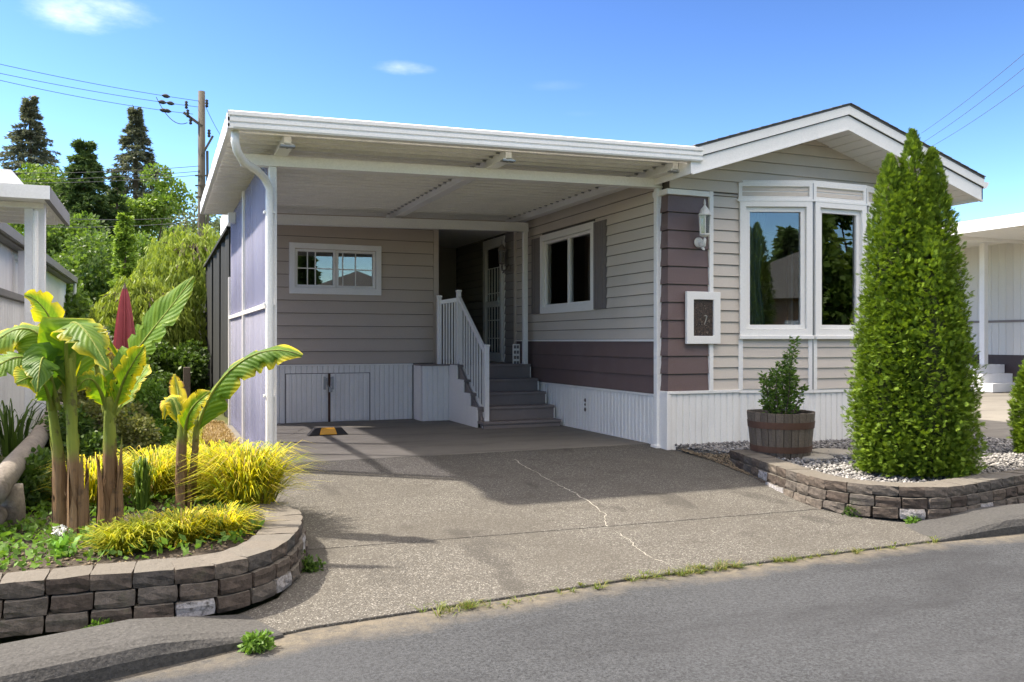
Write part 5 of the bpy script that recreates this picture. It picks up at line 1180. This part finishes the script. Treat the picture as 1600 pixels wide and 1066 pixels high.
for k, (y0, y1) in enumerate(((345,335),(352,350))):
    wire('service_line', T0+Z*top_h(y0-6,30)-FV*.17, PD(40,y1+4,22), .1, ('upper','lower')[k]+' service line dropping to the white neighbour home', r=.01)
for k, (a, c) in enumerate((((1640,50),(1440,208)),((1640,74),(1440,224)),((1640,104),(1450,232)))):
    wire('power_line', PD(*a,26), PD(*c,40), .12, ('left','middle','right')[k]+' power line in the sky above the tall cedar', r=.009)
# ---------------------------------------------------------------- neighbour on the left
m_nwhite = plain('chalky_white_siding', (.8,.81,.82), .6, .06, 1.5, .03, .1, 60, dirt=((.4,.4,.4), 1.5, .35, (1,1,.3)))
m_nroof = plain('grey_roof_edge', (.22,.215,.21), .7, .2, 3, 0, .3, 60)
nl = thing('neighbour_home', (-7.8,9,0), 'white neighbour home with vertical siding and dark sloping roof edge', 'house')
nx = -7.72
MB().box(nx-3.5, nx, 1.0, 16, -.05, 2.78).build('wall', m_nwhite, nl)
planks(nl, (nx,0,0), Y, X, 1.0, 16, 0, 2.76, .3, m_nwhite, 'siding_plank')
b = MB(); b.extrude([(nx+.18,.8,2.74),(nx+.2,.8,2.9),(nx-1.9,.8,3.4),(nx-4,.8,2.9),(nx-4,.8,2.74)], (0,15.4,0)); b.build('roof', m_nroof, nl)
MB().box(nx+.2, nx+.26, .8, 16.2, 2.76, 2.9).build('eave_trim', m_nroof, nl)
c = CAM+ray(20,440)*((nx-CAM.x)/ray(20,440).x)
window(nl, (nx+.016,0,0), Y, X, c.y-.15, c.y+1.6, c.z-.36, c.z+.42, .05, .03, .03)
MB().tube([(nx+.2,16.1,2.75),(nx+.2,16.1,2.5),(nx+.1,16.1,2.3),(nx+.1,16.1,0)], .04, 8).build('downspout', m_alu, nl)
nc = thing('neighbour_carport', (-7.4,1.6,0), 'white neighbour carport roof on paired posts at the left edge', 'carport')
def npost(px, t, w, z1): q = PD(px, 533, t); MB().box(q.x-w/2,q.x+w/2,q.y-w/2,q.y+w/2,-.05,z1).build('post', m_nwhite, nc, bev=.006); return q
zr = top_h(318, 9.2)
npost(46,9.2,.085,zr); npost(63,9.25,.1,zr); npost(34,14,.1,zr)
MB().tube([PD(55,330,9.1), PD(55,360,9.1), PD(56,700,9.1)], .03, 8).build('downspout', m_alu, nc)
e0 = PD(72,305,9.0); e1 = PD(99,346,12.2)
x1 = e0.x; y0 = e0.y-.1; y1 = y0+2.1
b = MB(); b.extrude([(x1,y0,zr-.0),(x1,y0,zr+.1),(x1-3.6,y0,zr+.16),(x1-3.6,y0,zr+.03)], (0,y1-y0,0)); b.build('roof_deck', m_roofpan, nc)
MB().box(x1, x1+.05, y0-.03, y1, zr-.02, zr+.13).build('side_fascia', m_nroof, nc)
MB().box(x1-3.6, x1+.05, y0-.06, y0-.001, zr-.01, zr+.13).build('front_fascia', m_alu, nc)
b = MB(); b.extrude([(x1-.25,y0+.1,zr+.13),(x1-.32,y0+.1,zr+.3),(x1-3.6,y0+.1,zr+.34),(x1-3.6,y0+.1,zr+.14)], (0,1.7,0)); b.build('roof_hump', m_roofpan, nc)
for k in range(5): MB().box(x1-3.55, x1-.05, y0+.3+k*.35, y0+.35+k*.35, zr-.06, zr-.001).build('rib', m_roofpan, nc)
nf = thing('neighbour_half_wall', (-7.1,1.5,0), 'white boarded half wall with grey cap below the neighbour carport', 'wall')
MB().box(-7.2,-7.12,-1.5,4.4,-.05,1.74).build('backing', m_nwhite, nf); planks(nf, (-7.12,0,0), Y, X, -1.5, 4.4, 0, 1.73, .18, m_nwhite, 'board')
MB().box(-7.24,-7.05,-1.5,4.45,1.74,1.82).build('cap', m_nroof, nf, bev=.006); MB().box(-7.106,-7.06,-1.5,4.42,.98,1.06).build('rail', m_nroof, nf, bev=.006)
MB().box(-7.2,-7.05,4.35,4.45,-.05,1.74).build('end_post', m_nwhite, nf)
q = PD(18,690,8.6); o = strips_mesh('strap_leaf_plant', blades(70, .45, .55, .8, rng, w=.012), m_sh1, None, (q.x,q.y,.1)); tag(o, 'dark strap-leaved plant in front of the white half wall', 'plant')
# log rail
m_log = plain('grey_weathered_log', (.2,.175,.15), .9, .3, 4, 0, .7, 30, dirt=((.07,.06,.05), 5, .6), stretch=(1,1,3), fine=.2)
a = PD(-12,775,5.25); c = PD(92,640,9.4); lr = thing('log_rail', (a.x,a.y,0), 'grey weathered log rail on stump posts at the left edge', 'fence')
pts = [a.lerp(c,t)+Vector((0,0,.02*math.sin(t*9))) for t in [i/9 for i in range(10)]]; MB().tube(pts, [.075,.08,.078,.08,.085,.08,.082,.08,.078,.08], 12).build('log', m_log, lr, smooth=True)
a2 = PD(-12,815,5.3); c2 = PD(60,720,8.2); MB().tube([a2,a2.lerp(c2,.5),c2], [.06,.065,.06], 10).build('log', m_log, lr, smooth=True)
for px, t in ((16,5.6),(70,8.2)): q = PD(px,533,t); MB().tube([Vector((q.x,q.y,-.1)),Vector((q.x+.01,q.y,.14)),Vector((q.x,q.y,.3))], [.085,.08,.075], 10).build('post', m_log, lr, smooth=True)
# ---------------------------------------------------------------- neighbour on the right
nr = thing('neighbour_home', (15.2,9,0), 'white ribbed neighbour home with dark brown skirting on the right', 'house'); rx_ = 14.3
MB().box(rx_, rx_+4, 2, 22, .9, 3.75).build('wall', m_nwhite, nr); planks(nr, (rx_,0,0), Y, -X, 2, 22, .9, 3.74, .2, plain('ribbed_cream', (.62,.61,.57), .55, .04, 1, .03), 'siding_plank')
MB().box(rx_-.02, rx_+4, 1.98, 22, -.05, .9).build('skirting', plain('dark_brown_skirting', (.05,.035,.035), .6), nr)
MB().box(rx_-.03, rx_-.013, 2, 22, 1.72, 1.78).build('band', m_shutter, nr)
yd = 11.2; MB().wbox((rx_,0,0), Y, -X, yd, yd+1., .015, .05, 1., 3.1).build('door', m_dark, nr)
MB().box(rx_-.1, rx_+4.2, 1.8, 22.2, 3.76, 4.0).build('roof', m_alu, nr)
ncr = thing('neighbour_carport', (12.5,9,0), 'white flat carport roof on a slim post beside the right neighbour home', 'carport')
e = CAM+ray(1500,366)*1.; 
xe = 11.2; zf = CAM.z+(533-372)/FPX*((Vector((xe,6.5,0))-CAM).dot(FV))
MB().box(xe, rx_+.2, 3.0, 17, zf, zf+.06).build('roof_deck', m_roofpan, ncr); MB().box(xe-.06, xe, 2.9, 17, zf-.06, zf+.2).build('fascia', m_alu, ncr)
MB().box(xe, rx_, 2.9, 2.96, zf-.06, zf+.2).build('fascia', m_alu, ncr)
for k in range(6): MB().box(xe+.01, rx_-.05, 3.8+k*2, 3.86+k*2, zf-.08, zf-.001).build('rib', m_roofpan, ncr)
q = Vector((13.7,6.56,0)); MB().box(q.x-.07,q.x+.07,q.y-.07,q.y+.07,.661,zf-.001).build('post', m_alu, ncr, bev=.006)
stp = thing('concrete_steps', PD(1538,533,21.5)*1, 'white painted steps below the right neighbour door', 'steps'); stp.location.z = 0; WORLD_LOC[stp.name] = Vector(stp.location)
q = Vector(stp.location)
for k, yk in enumerate((5.92,6.2,6.42)): MB().box(rx_-1.1, rx_-.03, yk, 8.2, k*.22, (k+1)*.22-.003).build('step', m_nwhite, stp, bev=.01)
m_sh7 = m_sh1
V, C = leaf_blob(0,0,0,.35,.25,.25,500,.07,.02); o = quads_mesh('weed', V, m_sh3, None, loc=(rx_-.4,5.5,0)); tag(o, 'low weed beside the neighbour steps on the right', 'weed')
# ---------------------------------------------------------------- across the street (seen in the window reflections)
GA = 'trees across the street'
for (x, y, h, r, mt, lab) in ((-1.6,-24,11,2.2,m_spruce,'tallest dark spruce across the street'),(-4.5,-26,9,2.2,m_spruce,'dark spruce across the street behind the brown house'),(1.5,-27,6.2,1.7,m_spruce,'small spruce right of the tallest one across the street'),
                              (14,-21,12,2.6,m_spruce,'tall spruce at the right end of the row across the street'),(18.5,-20,11,2.8,m_spruce,'wide spruce near the right end across the street')):
    conifer('spruce_tree', (x,y,-.3), h, r, mt, lab, 130, 50, .5, .12, .35, .08, GA)
for (x, y, h, r, lab) in ((22.5,-20,10,2.6,'leafy tree at the far right across the street'),(8,-25,5,2.2,'round leafy tree across the street'),(-9,-22,7,2.4,'leafy tree at the left across the street'),(16,-17,6.5,2.2,'bushy tree before the spruces across the street')):
    broadleaf('deciduous_tree', (x,y,-.3), h, r, m_dec2, lab, 5000, .35, .13, .12, 22, GA)
ac = thing('street_house', (2,-20,-.3), 'brown bungalow with dark roof across the street', 'house')
m_brown = plain('brown_boards', (.2,.12,.07), .7, .1, 2)
MB().box(-1.5,6,-22,-18,-.3,2.6).build('wall', m_brown, ac); b = MB(); b.extrude([(-2,-17.6,2.6),(6.5,-17.6,2.6),(2.2,-17.6,4.2)], (0,-4.8,0)); b.build('roof', m_shingle, ac)
for x in (-.3,3.6): window(ac, (0,-18,0), -X, Y, -x-1.2, -x, .9, 2.1, .08, .03, .04, panes=2)
MB().box(1.4,2.3,-17.99,-17.95,-.3,1.9).build('door', m_white, ac)
